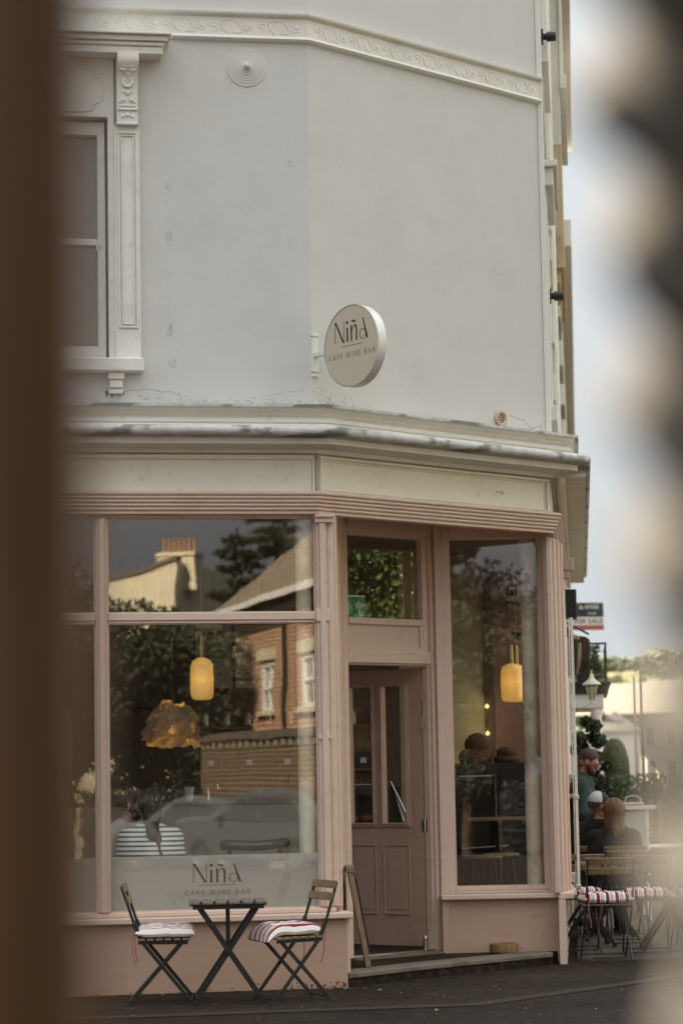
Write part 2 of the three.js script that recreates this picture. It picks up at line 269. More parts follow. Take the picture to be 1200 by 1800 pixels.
// ---- frieze band with running scrolls
{
  const fr = part('frieze', sweep([[0, 7.25], [0.03, 7.26], [0.045, 7.275], [0.03, 7.295], [0.022, 7.30], [0.022, 7.44], [0.035, 7.447], [0.055, 7.46], [0.06, 7.475], [0, 7.49]], LINE), M.trim, cafe);
  const curl = (k) => { const pts = []; for (let i = 0; i <= 16; i++) { const t = i / 16, a = k + t * 4.4, r = 0.048 * (1 - 0.8 * t); pts.push(V(0.05 + r * Math.cos(a), r * Math.sin(a), 0)); } return tube(pts, 0.0065, 20, 5); };
  const motif = merge(curl(2.4), tube([[-0.08, -0.045, 0], [-0.03, -0.05, 0], [0.01, -0.01, 0.004], [0.02, 0.045, 0]], 0.006, 10, 5), tube([[-0.06, 0.05, 0], [-0.03, 0.02, 0.003], [-0.015, -0.02, 0]], 0.008, 8, 5), (() => { const g = new THREE.SphereGeometry(0.014, 8, 6); g.translate(0.05, 0, 0); return uvBox(g); })());
  const put = (F, s, f) => { const m = part('scroll_ornament', motif, M.trim, fr); m.applyMatrix4(new THREE.Matrix4().multiplyMatrices(F, new THREE.Matrix4().makeTranslation(s, 7.37, 0.024)).multiply(new THREE.Matrix4().makeScale(f, f, 0.22))); };
  for (let k = 0; k < 20; k++) put(FA, -0.32 - k * 0.185, k % 2 ? -1 : 1);
  for (let k = 0; k < 14; k++) put(FB, 0.14 + k * 0.185, k % 2 ? 1 : -1);
}
// ---- main cornice over the fascia
part('cornice', sweep([[0, 4.02], [0.06, 4.03], [0.07, 4.06], [0.26, 4.075], [0.26, 4.22], [0.21, 4.235], [0.225, 4.245], [0.205, 4.262], [0.205, 4.275], [0.17, 4.30], [0.18, 4.325], [0.235, 4.345], [0.245, 4.36], [0, 4.362]], LONG), M.trim, cafe);
part('cornice_flashing', sweep([[0, 4.363], [0.262, 4.363], [0.266, 4.352], [0.272, 4.352], [0.272, 4.375], [0.02, 4.405], [0, 4.405]], LONG), M.lead, cafe);
{ // rolled lead nosing, a little uneven along its run
  const r = rng(77), path = []; for (let i = 0; i < LONG.length - 1; i++) { const n = [40, 14, 60][i]; for (let k = 0; k < n; k++) path.push([mix(LONG[i][0], LONG[i + 1][0], k / n), mix(LONG[i][1], LONG[i + 1][1], k / n)]); } path.push(LONG[3]);
  const prof = []; for (let k = 0; k <= 9; k++) { const a = -2.2 + k / 9 * 4.2; prof.push([0.335 + 0.036 * Math.cos(a), 4.165 + 0.038 * Math.sin(a)]); }
  const g = sweep([[0.05, 4.078], [0.3, 4.13], ...prof, [0.2, 4.228]], path, false), p = g.attributes.position, hs = new Map();
  for (let i = 0; i < p.count; i++) { const key = Math.round((p.getX(i) * 3 + p.getZ(i) * 5) * 4); if (!hs.has(key)) hs.set(key, (r() - 0.5) * 0.01); p.setY(i, p.getY(i) + hs.get(key) * (p.getY(i) > 4.1 ? 1 : 0)); }
  part('lead_nosing', creased(g, 0.9), M.lead, cafe);
}
{ // boarded soffit of the cornice along the side street: each board with its open joint
  for (let k = 0; k < 26; k++) part('soffit_board', at(bx(0.02 + k * 0.45, 0.425 + k * 0.45, 4.035, 4.068, 0.075, 0.325), FC), M.fascia, cafe);
  part('soffit_rail', at(bx(0, 11.7, 3.97, 4.04, 0.1, 0.15, 0.012), FC), M.fascia, cafe);
}
// ---- fascia boards
{
  const fa = part('fascia_board', at(merge(bx(-4.3, -0.215, 3.70, 4.02, -0.05, 0.03), bx(-4.3, -0.2, 3.985, 4.018, 0.031, 0.05)), FA), M.fascia, cafe);
  part('fascia_end_strip', at(bx(-0.213, -0.195, 3.70, 4.02, -0.05, 0.045, 0.004), FA), M.fascia, fa);
  const fb = part('fascia_board', at(bx(0.015, LB - 0.02, 3.66, 4.02, -0.06, 0.03), FB), M.fascia, cafe);
  const fr = (x0, x1, y0, y1, w, o, d) => merge(bx(x0, x1, y0, y0 + w, o, o + d, 0.003), bx(x0, x1, y1 - w, y1, o, o + d, 0.003), bx(x0, x0 + w, y0 + w, y1 - w, o, o + d, 0.003), bx(x1 - w, x1, y0 + w, y1 - w, o, o + d, 0.003));
  part('panel_moulding', at(merge(fr(0.02, LB - 0.03, 3.725, 4.015, 0.022, 0.031, 0.018), fr(0.05, LB - 0.06, 3.752, 3.985, 0.011, 0.031, 0.008)), FB), M.fascia, fb);
  part('hook', at(merge(rod([2.0, 3.87, 0.03], [2.0, 3.87, 0.075], 0.006), tube([[2.0, 3.87, 0.075], [2.015, 3.86, 0.09], [2.0, 3.845, 0.095], [1.985, 3.855, 0.085]], 0.005, 10, 5)), FB), M.chrome, fb);
  part('fascia_board', at(bx(0.02, CEND, 3.66, 4.02, -0.06, 0.03), FC), M.fascia, cafe);
}
// ---- pink reeded cornice below the fascia
{
  const p = [[-0.06, 3.566], [0.05, 3.566], [0.052, 3.588]]; for (let k = 0; k < 5; k++) { const h = 3.59 + k * 0.028, o = 0.058 + k * 0.012; p.push([o - 0.01, h], [o + 0.006, h + 0.002], [o + 0.012, h + 0.012], [o + 0.008, h + 0.022]); } p.push([0.10, 3.733], [0.031, 3.739], [-0.061, 3.739]);
  part('shopfront_cornice', sweep(p, [w2(FA, -4.3), cA, cB, w2(FC, CEND)]), M.pink, cafe);
  part('corbel', at(merge(bx(CEND - 0.12, CEND + 0.06, 3.62, 3.74, 0, 0.2, 0.01), bx(CEND - 0.1, CEND + 0.04, 3.54, 3.62, 0, 0.16, 0.01), bx(CEND - 0.08, CEND + 0.02, 3.42, 3.54, 0, 0.11, 0.02)), FC), M.pink, cafe);
}
// ---- shopfront on the main street
{
  const sf = part('shopfront', at(merge(
    bx(-4.3, -0.06, 3.56, 3.70, -0.10, -0.015), bx(-4.3, -0.10, 3.545, 3.56, -0.09, -0.03)), FA), M.pink, cafe);
  const rt = wallMap(9, (x, r, W) => {                     // chipped paint at the foot, knocks from chair backs
    const px = (q, h) => [(q + 4.4) / 4.6 * W, W - h / 0.6 * W]; const chip = (q, h, w, t, c) => { const [a, b] = px(q, h); x.fillStyle = c; x.beginPath(); for (let k = 0; k < 7; k++) { const g = k / 7 * 6.283, e = 0.5 + 0.7 * r(); x.lineTo(a + w * e * Math.cos(g), b + t * e * Math.sin(g)); } x.closePath(); x.fill(); };
    for (let k = 0; k < 46; k++) chip(-0.02 - 0.8 * r() * r(), 0.012 + 0.05 * r() * r(), 1 + 2.2 * r(), 4 + 14 * r(), 'rgba(92,62,48,0.75)');
    for (let k = 0; k < 60; k++) chip(-4.2 * r(), 0.008 + 0.03 * r() * r(), 1 + 2.5 * r(), 3 + 9 * r(), 'rgba(120,96,78,0.6)');
    for (let k = 0; k < 40; k++) chip(-4.2 * r(), 0.5 * r(), 0.8 + r(), 2 + 4 * r(), r() < 0.5 ? 'rgba(150,125,108,0.5)' : 'rgba(255,250,245,0.5)');
    for (let k = 0; k < 26; k++) { const [a, b] = px(-2.2 + 2.1 * r(), 0.28 + 0.2 * r()); x.strokeStyle = 'rgba(150,122,104,0.35)'; x.lineWidth = 1; x.beginPath(); x.moveTo(a, b); x.lineTo(a + 3 + 8 * r(), b + (r() - 0.5) * 30); x.stroke(); }
  }), rm = M.riser.clone(); rm.map = rt; rt.repeat.set(1 / 4.6, 1 / 0.6); rt.offset.set(4.4 / 4.6, 0);
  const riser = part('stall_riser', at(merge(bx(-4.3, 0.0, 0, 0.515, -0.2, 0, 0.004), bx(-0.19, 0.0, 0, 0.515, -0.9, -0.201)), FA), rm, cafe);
  part('window_sill', at(merge(bx(-4.3, 0.04, 0.517, 0.565, -0.2, 0.06, 0.012), bx(-4.3, -0.08, 0.566, 0.60, -0.12, 0.0, 0.008)), FA), M.pink, cafe);
  part('corner_bead', at(bx(0.001, 0.03, 0.1, 0.515, -0.1, -0.05, 0.004), FA), M.pink, riser);
  const post = (s0, s1, n) => { part(n, at(merge(bx(s0, s1, 0.602, 3.544, -0.11, -0.012, 0.01), bx(s0 + 0.02, s1 - 0.02, 0.602, 3.544, -0.012, 0.012, 0.012)), FA), M.pink, sf); };
  post(-1.858, -1.772, 'mullion'); post(-3.45, -3.36, 'mullion'); post(-4.3, -4.2, 'mullion');
  part('corner_post', at(merge(bx(-0.188, -0.10, 0.602, 3.56, -0.11, -0.008, 0.012), bx(-0.165, -0.12, 0.602, 3.56, -0.008, 0.02, 0.02), bx(-0.099, -0.045, 0.602, 3.56, -0.14, -0.03, 0.014), bx(-0.044, -0.018, 0.602, 3.56, -0.12, -0.055, 0.008)), FA), M.pink, sf);
  part('post_capital', at(merge(bx(-0.195, -0.05, 3.50, 3.545, -0.1, 0.03, 0.008), bx(-0.20, -0.045, 3.54, 3.564, -0.1, 0.05, 0.006)), FA), M.pink, sf);
  part('post_block', at(bx(-0.195, -0.094, 2.75, 2.85, -0.1, 0.012, 0.006), FA), M.pink, sf); part('post_block', at(bx(-0.192, -0.097, 1.86, 1.89, -0.1, 0.008, 0.004), FA), M.pink, sf);
  for (const [a, b] of [[-1.771, -0.189], [-3.359, -1.859], [-4.199, -3.451]]) {
    part('transom_bar', at(merge(bx(a, b, 2.765, 2.825, -0.10, -0.018, 0.008), bx(a, b, 2.745, 2.764, -0.09, -0.03, 0.004)), FA), M.pink, sf);
    for (const [h0, h1] of [[0.6, 2.75], [2.82, 3.55]]) {
      const g = new THREE.PlaneGeometry(b - a, h1 - h0); g.translate((a + b) / 2, (h0 + h1) / 2, -0.065); part('window_pane', at(uvBox(g), FA), M.glass, sf);
      const e = 0.012; part('glazing_bead', at(merge(bx(a, a + e, h0, h1, -0.062, -0.045), bx(b - e, b, h0, h1, -0.062, -0.045), bx(a + e, b - e, h1 - e, h1, -0.062, -0.045), bx(a + e, b - e, h0, h0 + e, -0.062, -0.045)), FA), M.pink, sf);
    }
    const film = new THREE.PlaneGeometry(b - a - 0.01, 0.405); film.translate((a + b) / 2, 0.806, -0.074);
    part('frosted_film', at(uvBox(film), FA), mat([0.54, 0.51, 0.45], 0.9, { transmission: 0.25, thickness: 0, map: 'plaster' }), sf);
  }
  // return from the corner to the door
  const r0 = w2(FA, -0.03, -0.1), r1 = w2(FD, 0.02, -0.02);
  part('return_panel', planWall(r0, r1, 0.1, 3.70, 0.1), M.pink, cafe);
}
// ---- soffit, doorstep and door screen
part('porch_soffit', prism([w2(FB, 0.02, -0.02), w2(FB, LB - 0.03, -0.02), w2(FR, 1.0, -0.1), w2(FR, 0, -0.1), w2(FD, -0.1, -0.1)], 3.70, 3.76), M.pink, cafe);
{
  const st = part('doorstep', prism([w2(FA, 0.005, 0.0), w2(FB, 1.0, 0.02), w2(FB, LB - 0.12, -0.0), w2(FR, 0.96, -0.02), w2(FR, 0.0, -0.1), w2(FD, 0.0, -0.1)], 0.0, 0.1), M.step, cafe);
  part('step_edge', sweep([[-0.22, 0.1], [-0.22, 0.112], [0.0, 0.112], [0.012, 0.10], [0.012, 0.075], [0, 0.07]], [w2(FA, 0.01, 0.0), w2(FB, 1.0, 0.025), w2(FB, LB - 0.1, 0.0)]), M.stepEdge, st);
}
{ // door frame: opening s 0.05 to 0.985
  const df = part('door_frame', at(merge(bx(-0.02, 0.05, 0.1, 3.70, -0.12, 0, 0.006), bx(0.05, 0.066, 0.13, 2.5, -0.1, -0.03), bx(0.985, 1.075, 0.1, 3.70, -0.14, 0.01, 0.008), bx(0.968, 0.984, 0.13, 2.5, -0.1, -0.03),
    bx(0.05, 0.985, 2.50, 2.60, -0.12, -0.005, 0.006), bx(0.05, 0.985, 3.585, 3.70, -0.12, -0.005, 0.006), bx(0.05, 0.985, 3.63, 3.69, -0.004, 0.02, 0.006), bx(0.066, 0.968, 2.485, 2.499, -0.1, -0.03)), FD), M.pink, cafe);
  const tl = part('transom_frame', at(merge(bx(0.05, 0.085, 2.6, 3.585, -0.1, -0.03, 0.006), bx(0.93, 0.985, 2.6, 3.585, -0.1, -0.03, 0.006), bx(0.085, 0.93, 3.555, 3.585, -0.1, -0.03), bx(0.085, 0.93, 2.82, 2.875, -0.1, -0.025, 0.006), bx(0.085, 0.93, 2.6, 2.63, -0.1, -0.03), bx(0.085, 0.93, 2.63, 2.82, -0.09, -0.055), bx(0.9, 0.93, 2.63, 2.82, -0.054, -0.035, 0.004)), FD), M.pink, df);
  const g = new THREE.PlaneGeometry(0.845, 0.68); g.translate(0.5075, 3.215, -0.07); part('window_pane', at(uvBox(g), FD), M.glass, tl);
  part('threshold_bar', at(bx(0.0, 1.06, 0.112, 0.128, -0.1, -0.02, 0.004), FD), M.chrome, df);
  part('threshold_board', at(bx(-0.02, 1.1, 0.1, 0.118, -0.02, 0.12, 0.004), FD), M.oldwood, df);
}
{ // open door leaf, hung on the jamb farther in and swung back into the shop
  const hinge = w2(FD, 0.962, -0.11), FL = frame(hinge[0], hinge[1], -36 * D);   // leaf runs along -s
  const Wd = 0.9, lf = [];
  const leafS = poly([[-Wd, 0.15], [0, 0.15], [0, 2.47], [-Wd, 2.47]]);
  const gl = [[-0.40, -0.155], [-0.745, -0.50]];
  for (const [a, b] of gl) leafS.holes.push(rectPath(a, b, 1.17, 2.33));
  const g = extr(leafS, 0.045); g.translate(0, 0, -0.045);
  const leaf = part('door', at(g, FL), M.door, cafe);
  const mould = (a, b, h0, h1, w, z0, z1) => merge(bx(a - w, a, h0 - w, h1 + w, z0, z1, 0.006), bx(b, b + w, h0 - w, h1 + w, z0, z1, 0.006), bx(a, b, h1, h1 + w, z0, z1, 0.006), bx(a, b, h0 - w, h0, z0, z1, 0.006));
  for (const [a, b] of gl) {
    part('glass_moulding', at(merge(mould(a, b, 1.17, 2.33, 0.03, 0.0005, 0.022), mould(a + 0.004, b - 0.004, 1.174, 2.326, 0.016, 0.006, 0.03)), FL), M.door, leaf);
    const p = new THREE.PlaneGeometry(b - a, 1.16); p.translate((a + b) / 2, 1.75, -0.02); part('door_pane', at(uvBox(p), FL), M.glass, leaf);
    part('door_panel', at(merge(mould(a, b, 0.42, 0.98, 0.014, 0.0005, 0.012), bx(a + 0.03, b - 0.03, 0.45, 0.95, 0.0005, 0.008, 0.005)), FL), M.door, leaf);
  }
  part('hinge', at(merge(rod([0.012, 2.2, 0.0], [0.012, 2.3, 0.0], 0.009), bx(-0.02, 0.04, 2.2, 2.3, -0.006, 0.002)), FL), M.door, leaf);
  part('hinge', at(merge(rod([0.012, 1.95, 0.0], [0.012, 2.06, 0.0], 0.009), bx(-0.02, 0.04, 1.95, 2.06, -0.006, 0.002)), FL), M.door, leaf);
  part('hinge', at(merge(rod([0.012, 1.1, 0.0], [0.012, 1.2, 0.0], 0.009), bx(-0.02, 0.04, 1.1, 1.2, -0.006, 0.002)), FL), M.chrome, leaf);
  part('door_stop', at(merge(rod([0.015, 0.13, 0.03], [0.015, 0.22, 0.03], 0.022, 0.022, 14), rod([0.015, 0.22, 0.03], [0.015, 0.24, 0.03], 0.018, 0.01, 14), rod([0.015, 0.17, 0.03], [0.015, 0.176, 0.03], 0.025, 0.025, 14), rod([0.015, 0.145, 0.03], [0.015, 0.151, 0.03], 0.025, 0.025, 14)), FL), M.chrome, leaf);
}
{ // window beside the door
  const wf = part('side_window_frame', at(merge(bx(0.0, 0.10, 0.60, 3.70, -0.12, 0.0, 0.01), bx(-0.03, 0.03, 0.1, 3.70, -0.02, 0.03, 0.01), bx(0.1, 0.86, 3.555, 3.70, -0.12, -0.01, 0.006), bx(0.1, 0.86, 0.6, 0.63, -0.12, -0.01, 0.006), bx(0.86, 0.95, 0.6, 3.6, -0.14, 0.0, 0.01), rod([0.915, 0.6, 0.0], [0.915, 3.6, 0.0], 0.032, 0.032, 14)), FR), M.pink, cafe);
  const g = new THREE.PlaneGeometry(0.76, 2.93); g.translate(0.48, 3.56 - 1.465, -0.06); part('window_pane', at(uvBox(g), FR), M.glass, wf);
  part('glazing_bead', at(merge(bx(0.1, 0.112, 0.63, 3.555, -0.056, -0.04), bx(0.848, 0.86, 0.63, 3.555, -0.056, -0.04), bx(0.112, 0.848, 0.63, 0.645, -0.056, -0.04)), FR), M.pink, wf);
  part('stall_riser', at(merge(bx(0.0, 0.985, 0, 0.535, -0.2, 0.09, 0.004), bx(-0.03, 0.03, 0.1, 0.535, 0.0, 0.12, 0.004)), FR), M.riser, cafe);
  part('window_sill', at(merge(bx(-0.04, 1.03, 0.537, 0.583, -0.15, 0.17, 0.012), bx(0.0, 1.0, 0.584, 0.6, -0.12, 0.05, 0.006)), FR), M.pink, cafe);
}
{ // shopfront along the side street: pilasters, riser, sill
  const ss = part('side_shopfront', at(merge(bx(0.0, CEND, 0, 0.53, 0.001, 0.06), bx(0.03, 0.1, 0.58, 3.54, -0.03, 0.02, 0.015), bx(0.12, 0.2, 0.58, 3.54, -0.06, 0.055, 0.02), bx(0.32, 0.45, 0.58, 3.54, -0.1, 0.085, 0.02), bx(0.62, 0.75, 0.58, 3.54, -0.1, 0.11, 0.02), bx(0.2, 0.62, 0.58, 3.54, -0.05, 0.02)), FC), M.pink, cafe);
  for (const q of [1.6, 2.6, 3.6, 4.4]) part('mullion', at(bx(q, q + 0.13, 0.581, 3.5, -0.1, 0.09, 0.02), FC), M.pink, ss);
  for (const [a, b] of [[0.75, 1.6], [1.73, 2.6], [2.73, 3.6], [3.73, 4.4]]) { const g = new THREE.PlaneGeometry(b - a, 2.92); g.translate((a + b) / 2, 2.04, -0.04); part('window_pane', at(uvBox(g), FC), M.glass, ss); }
  part('window_sill', at(bx(0.05, CEND, 0.531, 0.585, 0, 0.13, 0.012), FC), M.pink, cafe);
  part('corner_pilaster', at(merge(bx(0.0, 0.16, 4.405, 11.5, 0.001, 0.05, 0.01), bx(0.2, 0.3, 4.405, 11.5, 0.001, 0.035, 0.01)), FC), M.trim, cafe);
  part('bracket', at(bx(0.9, 1.0, 1.35, 1.385, 0.08, 0.14, 0.006), FC), M.door, cafe);
}
// ---- first-floor window with its surround
{
  const ws = part('window_surround', at(merge(bx(-3.24, -3.06, 4.70, 7.1, 0.001, 0.05, 0.006), bx(-1.70, -1.505, 4.745, 6.55, 0.001, 0.05, 0.006), bx(-1.745, -1.70, 4.745, 7.1, 0.001, 0.03), bx(-3.06, -3.02, 4.745, 7.1, 0.001, 0.03), bx(-3.02, -1.745, 6.62, 7.1, 0.001, 0.03)), FA), M.trim, cafe);
  const pm = (x0, x1, y0, y1, w, z) => merge(bx(x0, x1, y0, y0 + w, z, z + 0.012, 0.004), bx(x0, x1, y1 - w, y1, z, z + 0.012, 0.004), bx(x0, x0 + w, y0 + w, y1 - w, z, z + 0.012, 0.004), bx(x1 - w, x1, y0 + w, y1 - w, z, z + 0.012, 0.004));
  for (const s of [-1.6, -3.15]) part('pilaster_panel', at(merge(pm(s - 0.075, s + 0.075, 4.98, 6.5, 0.016, 0.051), pm(s - 0.05, s + 0.05, 5.005, 6.475, 0.01, 0.051)), FA), M.trim, ws);
  // panel with stepped corners over the window
  { const a = -2.95, b = -1.80, c = 6.68, d = 6.98, q = 0.06, pts = [[a + q, c], [b - q, c], [b - q, c + q * 0.6], [b, c + q], [b, d - q], [b - q, d - q * 0.6], [b - q, d], [a + q, d], [a + q, d - q * 0.6], [a, d - q], [a, c + q], [a + q, c + q * 0.6]].map(p => V(p[0], p[1], 0.032)); part('panel_moulding', at(tube([...pts, pts[0]], 0.008, 120, 6), FA), M.trim, ws); }
  for (const s of [-1.6, -3.15]) { // carved console
    const prof = new THREE.Shape(); prof.moveTo(0, 6.55); prof.lineTo(0.05, 6.55); prof.lineTo(0.055, 6.68); prof.quadraticCurveTo(0.06, 6.9, 0.13, 6.96); prof.quadraticCurveTo(0.2, 7.02, 0.16, 7.09); prof.lineTo(0, 7.09); prof.closePath();
    const g = extr(prof, 0.16); g.rotateY(-Math.PI / 2); g.translate(s + 0.08, 0, 0.045);
    const c = part('console', at(g, FA), M.trim, ws);
    const wr = new THREE.TorusGeometry(0.035, 0.012, 8, 14); wr.translate(s, 6.87, 0.125); const bits = [uvBox(wr)];
    for (const [dx, h, o, r] of [[-0.06, 6.89, 0.12, 0.014], [0.06, 6.89, 0.12, 0.014], [-0.055, 6.72, 0.105, 0.012], [0.055, 6.72, 0.105, 0.012], [-0.03, 6.735, 0.108, 0.016], [0.03, 6.735, 0.108, 0.016], [0, 6.79, 0.11, 0.02], [-0.03, 6.8, 0.108, 0.013], [0.03, 6.8, 0.108, 0.013], [0, 6.62, 0.1, 0.018], [-0.035, 6.61, 0.1, 0.014], [0.035, 6.61, 0.1, 0.014], [0, 6.925, 0.15, 0.013]]) { const q = new THREE.SphereGeometry(r, 8, 6); q.scale(1, 1, 0.7); q.translate(s + dx, h, o); bits.push(uvBox(q)); }
    for (let k = 0; k < 5; k++) { const h = 6.955 + k * 0.026; bits.push(rod([s - 0.06, h, 0.18 + k * 0.006], [s - 0.012, h - 0.008, 0.185 + k * 0.006], 0.007, 0.005, 6), rod([s + 0.012, h - 0.008, 0.185 + k * 0.006], [s + 0.06, h, 0.18 + k * 0.006], 0.005, 0.007, 6)); }
    part('carving', at(merge(bits, bx(s - 0.078, s + 0.078, 6.655, 6.672, 0.09, 0.115, 0.004), bx(s - 0.085, s + 0.085, 6.545, 6.56, 0.04, 0.105, 0.004), ...Array.from({ length: 8 }, (_, k) => { const q = new THREE.SphereGeometry(0.008, 6, 5); q.translate(s - 0.06 + k * 0.017, 6.69, 0.105); return uvBox(q); })), FA), M.trim, c);
  }
  part('window_hood', at(merge(bx(-3.42, -1.335, 7.075, 7.13, 0.001, 0.2, 0.004), bx(-3.44, -1.32, 7.131, 7.165, 0.001, 0.22, 0.012), bx(-3.46, -1.30, 7.166, 7.205, 0.001, 0.245, 0.006), bx(-3.49, -1.275, 7.206, 7.225, 0.001, 0.28, 0.006)), FA), M.trim, ws);
  part('window_sill', at(bx(-3.27, -1.49, 4.64, 4.744, 0.001, 0.12, 0.012), FA), M.trim, ws);
  for (const s of [-1.70, -3.05]) part('sill_bracket', at(merge(bx(s - 0.06, s + 0.06, 4.585, 4.638, 0.001, 0.085, 0.006), bx(s - 0.05, s + 0.05, 4.52, 4.584, 0.001, 0.07, 0.01), bx(s - 0.055, s + 0.055, 4.48, 4.519, 0.001, 0.05, 0.008)), FA), M.trim, ws);
  for (const [a, b] of [[-3.0, -1.765], [-7.28, -6.02]]) {
    const sash = part('sash_frame', at(merge(bx(a, a + 0.055, 4.77, 6.6, -0.16, -0.06), bx(b - 0.055, b, 4.77, 6.6, -0.16, -0.06), bx(a + 0.055, b - 0.055, 6.5, 6.6, -0.16, -0.06), bx(a + 0.055, b - 0.055, 4.77, 4.86, -0.16, -0.08), bx(a + 0.055, b - 0.055, 5.64, 5.69, -0.16, -0.07, 0.006), bx(b - 0.07, b - 0.02, 5.6, 5.64, -0.14, -0.06, 0.008)), FA), M.trim, ws);
    const g = new THREE.PlaneGeometry(b - a - 0.1, 1.66); g.translate((a + b) / 2, 5.68, -0.13); part('window_pane', at(uvBox(g), FA), M.glass, sash);
    part('blind', at(bx(a + 0.02, b - 0.02, 4.78, 6.6, -0.32, -0.30), FA), mat([0.30, 0.24, 0.185], 0.9, { map: 'fabric' }), sash);
  }
}
// ---- wall rosette and air brick
{
  const pr = [[0, 0.06], [0.018, 0.06], [0.03, 0.026]]; for (let k = 0; k < 6; k++) { const r = 0.03 + k * 0.021; pr.push([r + 0.003, 0.022 - k * 0.003], [r + 0.016, 0.022 - k * 0.003], [r + 0.019, 0.019 - k * 0.003], [r + 0.021, 0.017 - k * 0.003]); } pr.push([0.158, 0.0]);
  const g = lathe(pr.map(([r, h]) => [r, h]), 40); g.rotateX(Math.PI / 2); g.translate(-0.668, 7.05, 0.0); part('rosette', at(g, FA), M.wall, cafe);
  const b = part('rosette_boss', at((() => { const q = new THREE.CylinderGeometry(0.012, 0.012, 0.05, 10); q.rotateX(Math.PI / 2); q.translate(-0.668, 7.045, 0.07); return uvBox(q); })(), FA), M.trim, cafe);
  const ring = new THREE.TorusGeometry(0.056, 0.015, 10, 28); ring.translate(2.1, 4.49, 0.012); const bk = new THREE.CircleGeometry(0.055, 24); bk.translate(2.1, 4.49, 0.003);
  const pl = mat([0.55, 0.42, 0.31], 0.6, { map: 'paint' }), v = part('air_vent', at(uvBox(ring), FB), pl, cafe);
  part('vent_back', at(uvBox(bk), FB), M.black, v);
  for (let k = -2; k <= 2; k++) part('vent_slat', at(bx(2.1 - Math.sqrt(0.0027 - (k * 0.02) ** 2), 2.1 + Math.sqrt(0.0027 - (k * 0.02) ** 2), 4.486 + k * 0.02, 4.493 + k * 0.02, 0.004, 0.014), FB), pl, v);
  part('vent_bar', at(merge(bx(2.085, 2.09, 4.44, 4.54, 0.004, 0.012), bx(2.11, 2.115, 4.44, 4.54, 0.004, 0.012)), FB), pl, v);
}
// ------------------------------------------------------------------ ground: level at the cafe, falling gently on the far side of the road
function groundY(z) { return -0.027 * Math.min(70, Math.max(0, z)); }
{
  const g = new THREE.PlaneGeometry(3000, 3000, 300, 300); g.rotateX(-Math.PI / 2); const p = g.attributes.position; for (let i = 0; i < p.count; i++) p.setY(i, groundY(p.getZ(i)));
  struct('ground', uvBox(g), M.asphalt);
  // pavement along both fronts, with a flush kerb of setts towards the road
  const edge = [w2(FA, -12, 1.72), w2(FA, 0.62, 1.72), w2(FB, LB + 0.55, 1.5)];
  struct('pavement', prism([w2(FA, -12, -0.05), w2(FA, 0.0, -0.05), w2(FB, LB, -0.3), w2(FB, LB + 3, -0.3), w2(FB, LB + 3, 1.5), edge[2], edge[1], edge[0]], 0.001, 0.006), M.pave);
  const kb = struct('kerb', sweep([[-0.13, 0.0], [-0.13, 0.012], [-0.012, 0.012], [0, 0.006], [0, 0.0]], [...edge, w2(FB, LB + 3, 1.5)]), M.kerb);
  // fallen leaves and grit gathered along the foot of the shopfront
  const r = rng(404), lf = new THREE.PlaneGeometry(0.05, 0.03, 2, 1); { const q = lf.attributes.position; for (let i = 0; i < q.count; i++) q.setZ(i, 0.008 * (1 - Math.abs(q.getX(i)) / 0.025)); lf.computeVertexNormals(); }
  const n = 170, im = new THREE.InstancedMesh(lf, new THREE.MeshStandardMaterial({ color: lin(0.2, 0.15, 0.085), roughness: 0.9, side: THREE.DoubleSide }), n), o = new THREE.Object3D(), cc = new THREE.Color();
  for (let i = 0; i < n; i++) { const nearWall = i < 90, s = -3 + 3.1 * r(), P = nearWall ? w2(FA, s, 0.03 + 0.25 * r() * r()) : [-2.2 + 5.5 * r(), -15.9 - 2.3 * r()]; o.position.set(P[0], 0.012, P[1]); o.rotation.set(-Math.PI / 2 + (r() - 0.5) * 0.7, (r() - 0.5) * 0.5, r() * 6.28); o.scale.setScalar(0.2 + 0.55 * r() * r()); o.updateMatrix(); im.setMatrixAt(i, o.matrix); const k = 0.5 + 0.9 * r(); im.setColorAt(i, cc.setRGB(k, k * (0.85 + 0.3 * r()), k * 0.9)); }
  im.name = numbered('leaf_litter'); im.userData.kind = 'stuff'; im.userData.label = 'dry leaves and grit scattered on the pavement'; im.userData.category = 'litter'; im.castShadow = im.receiveShadow = true; scene.add(im);
}
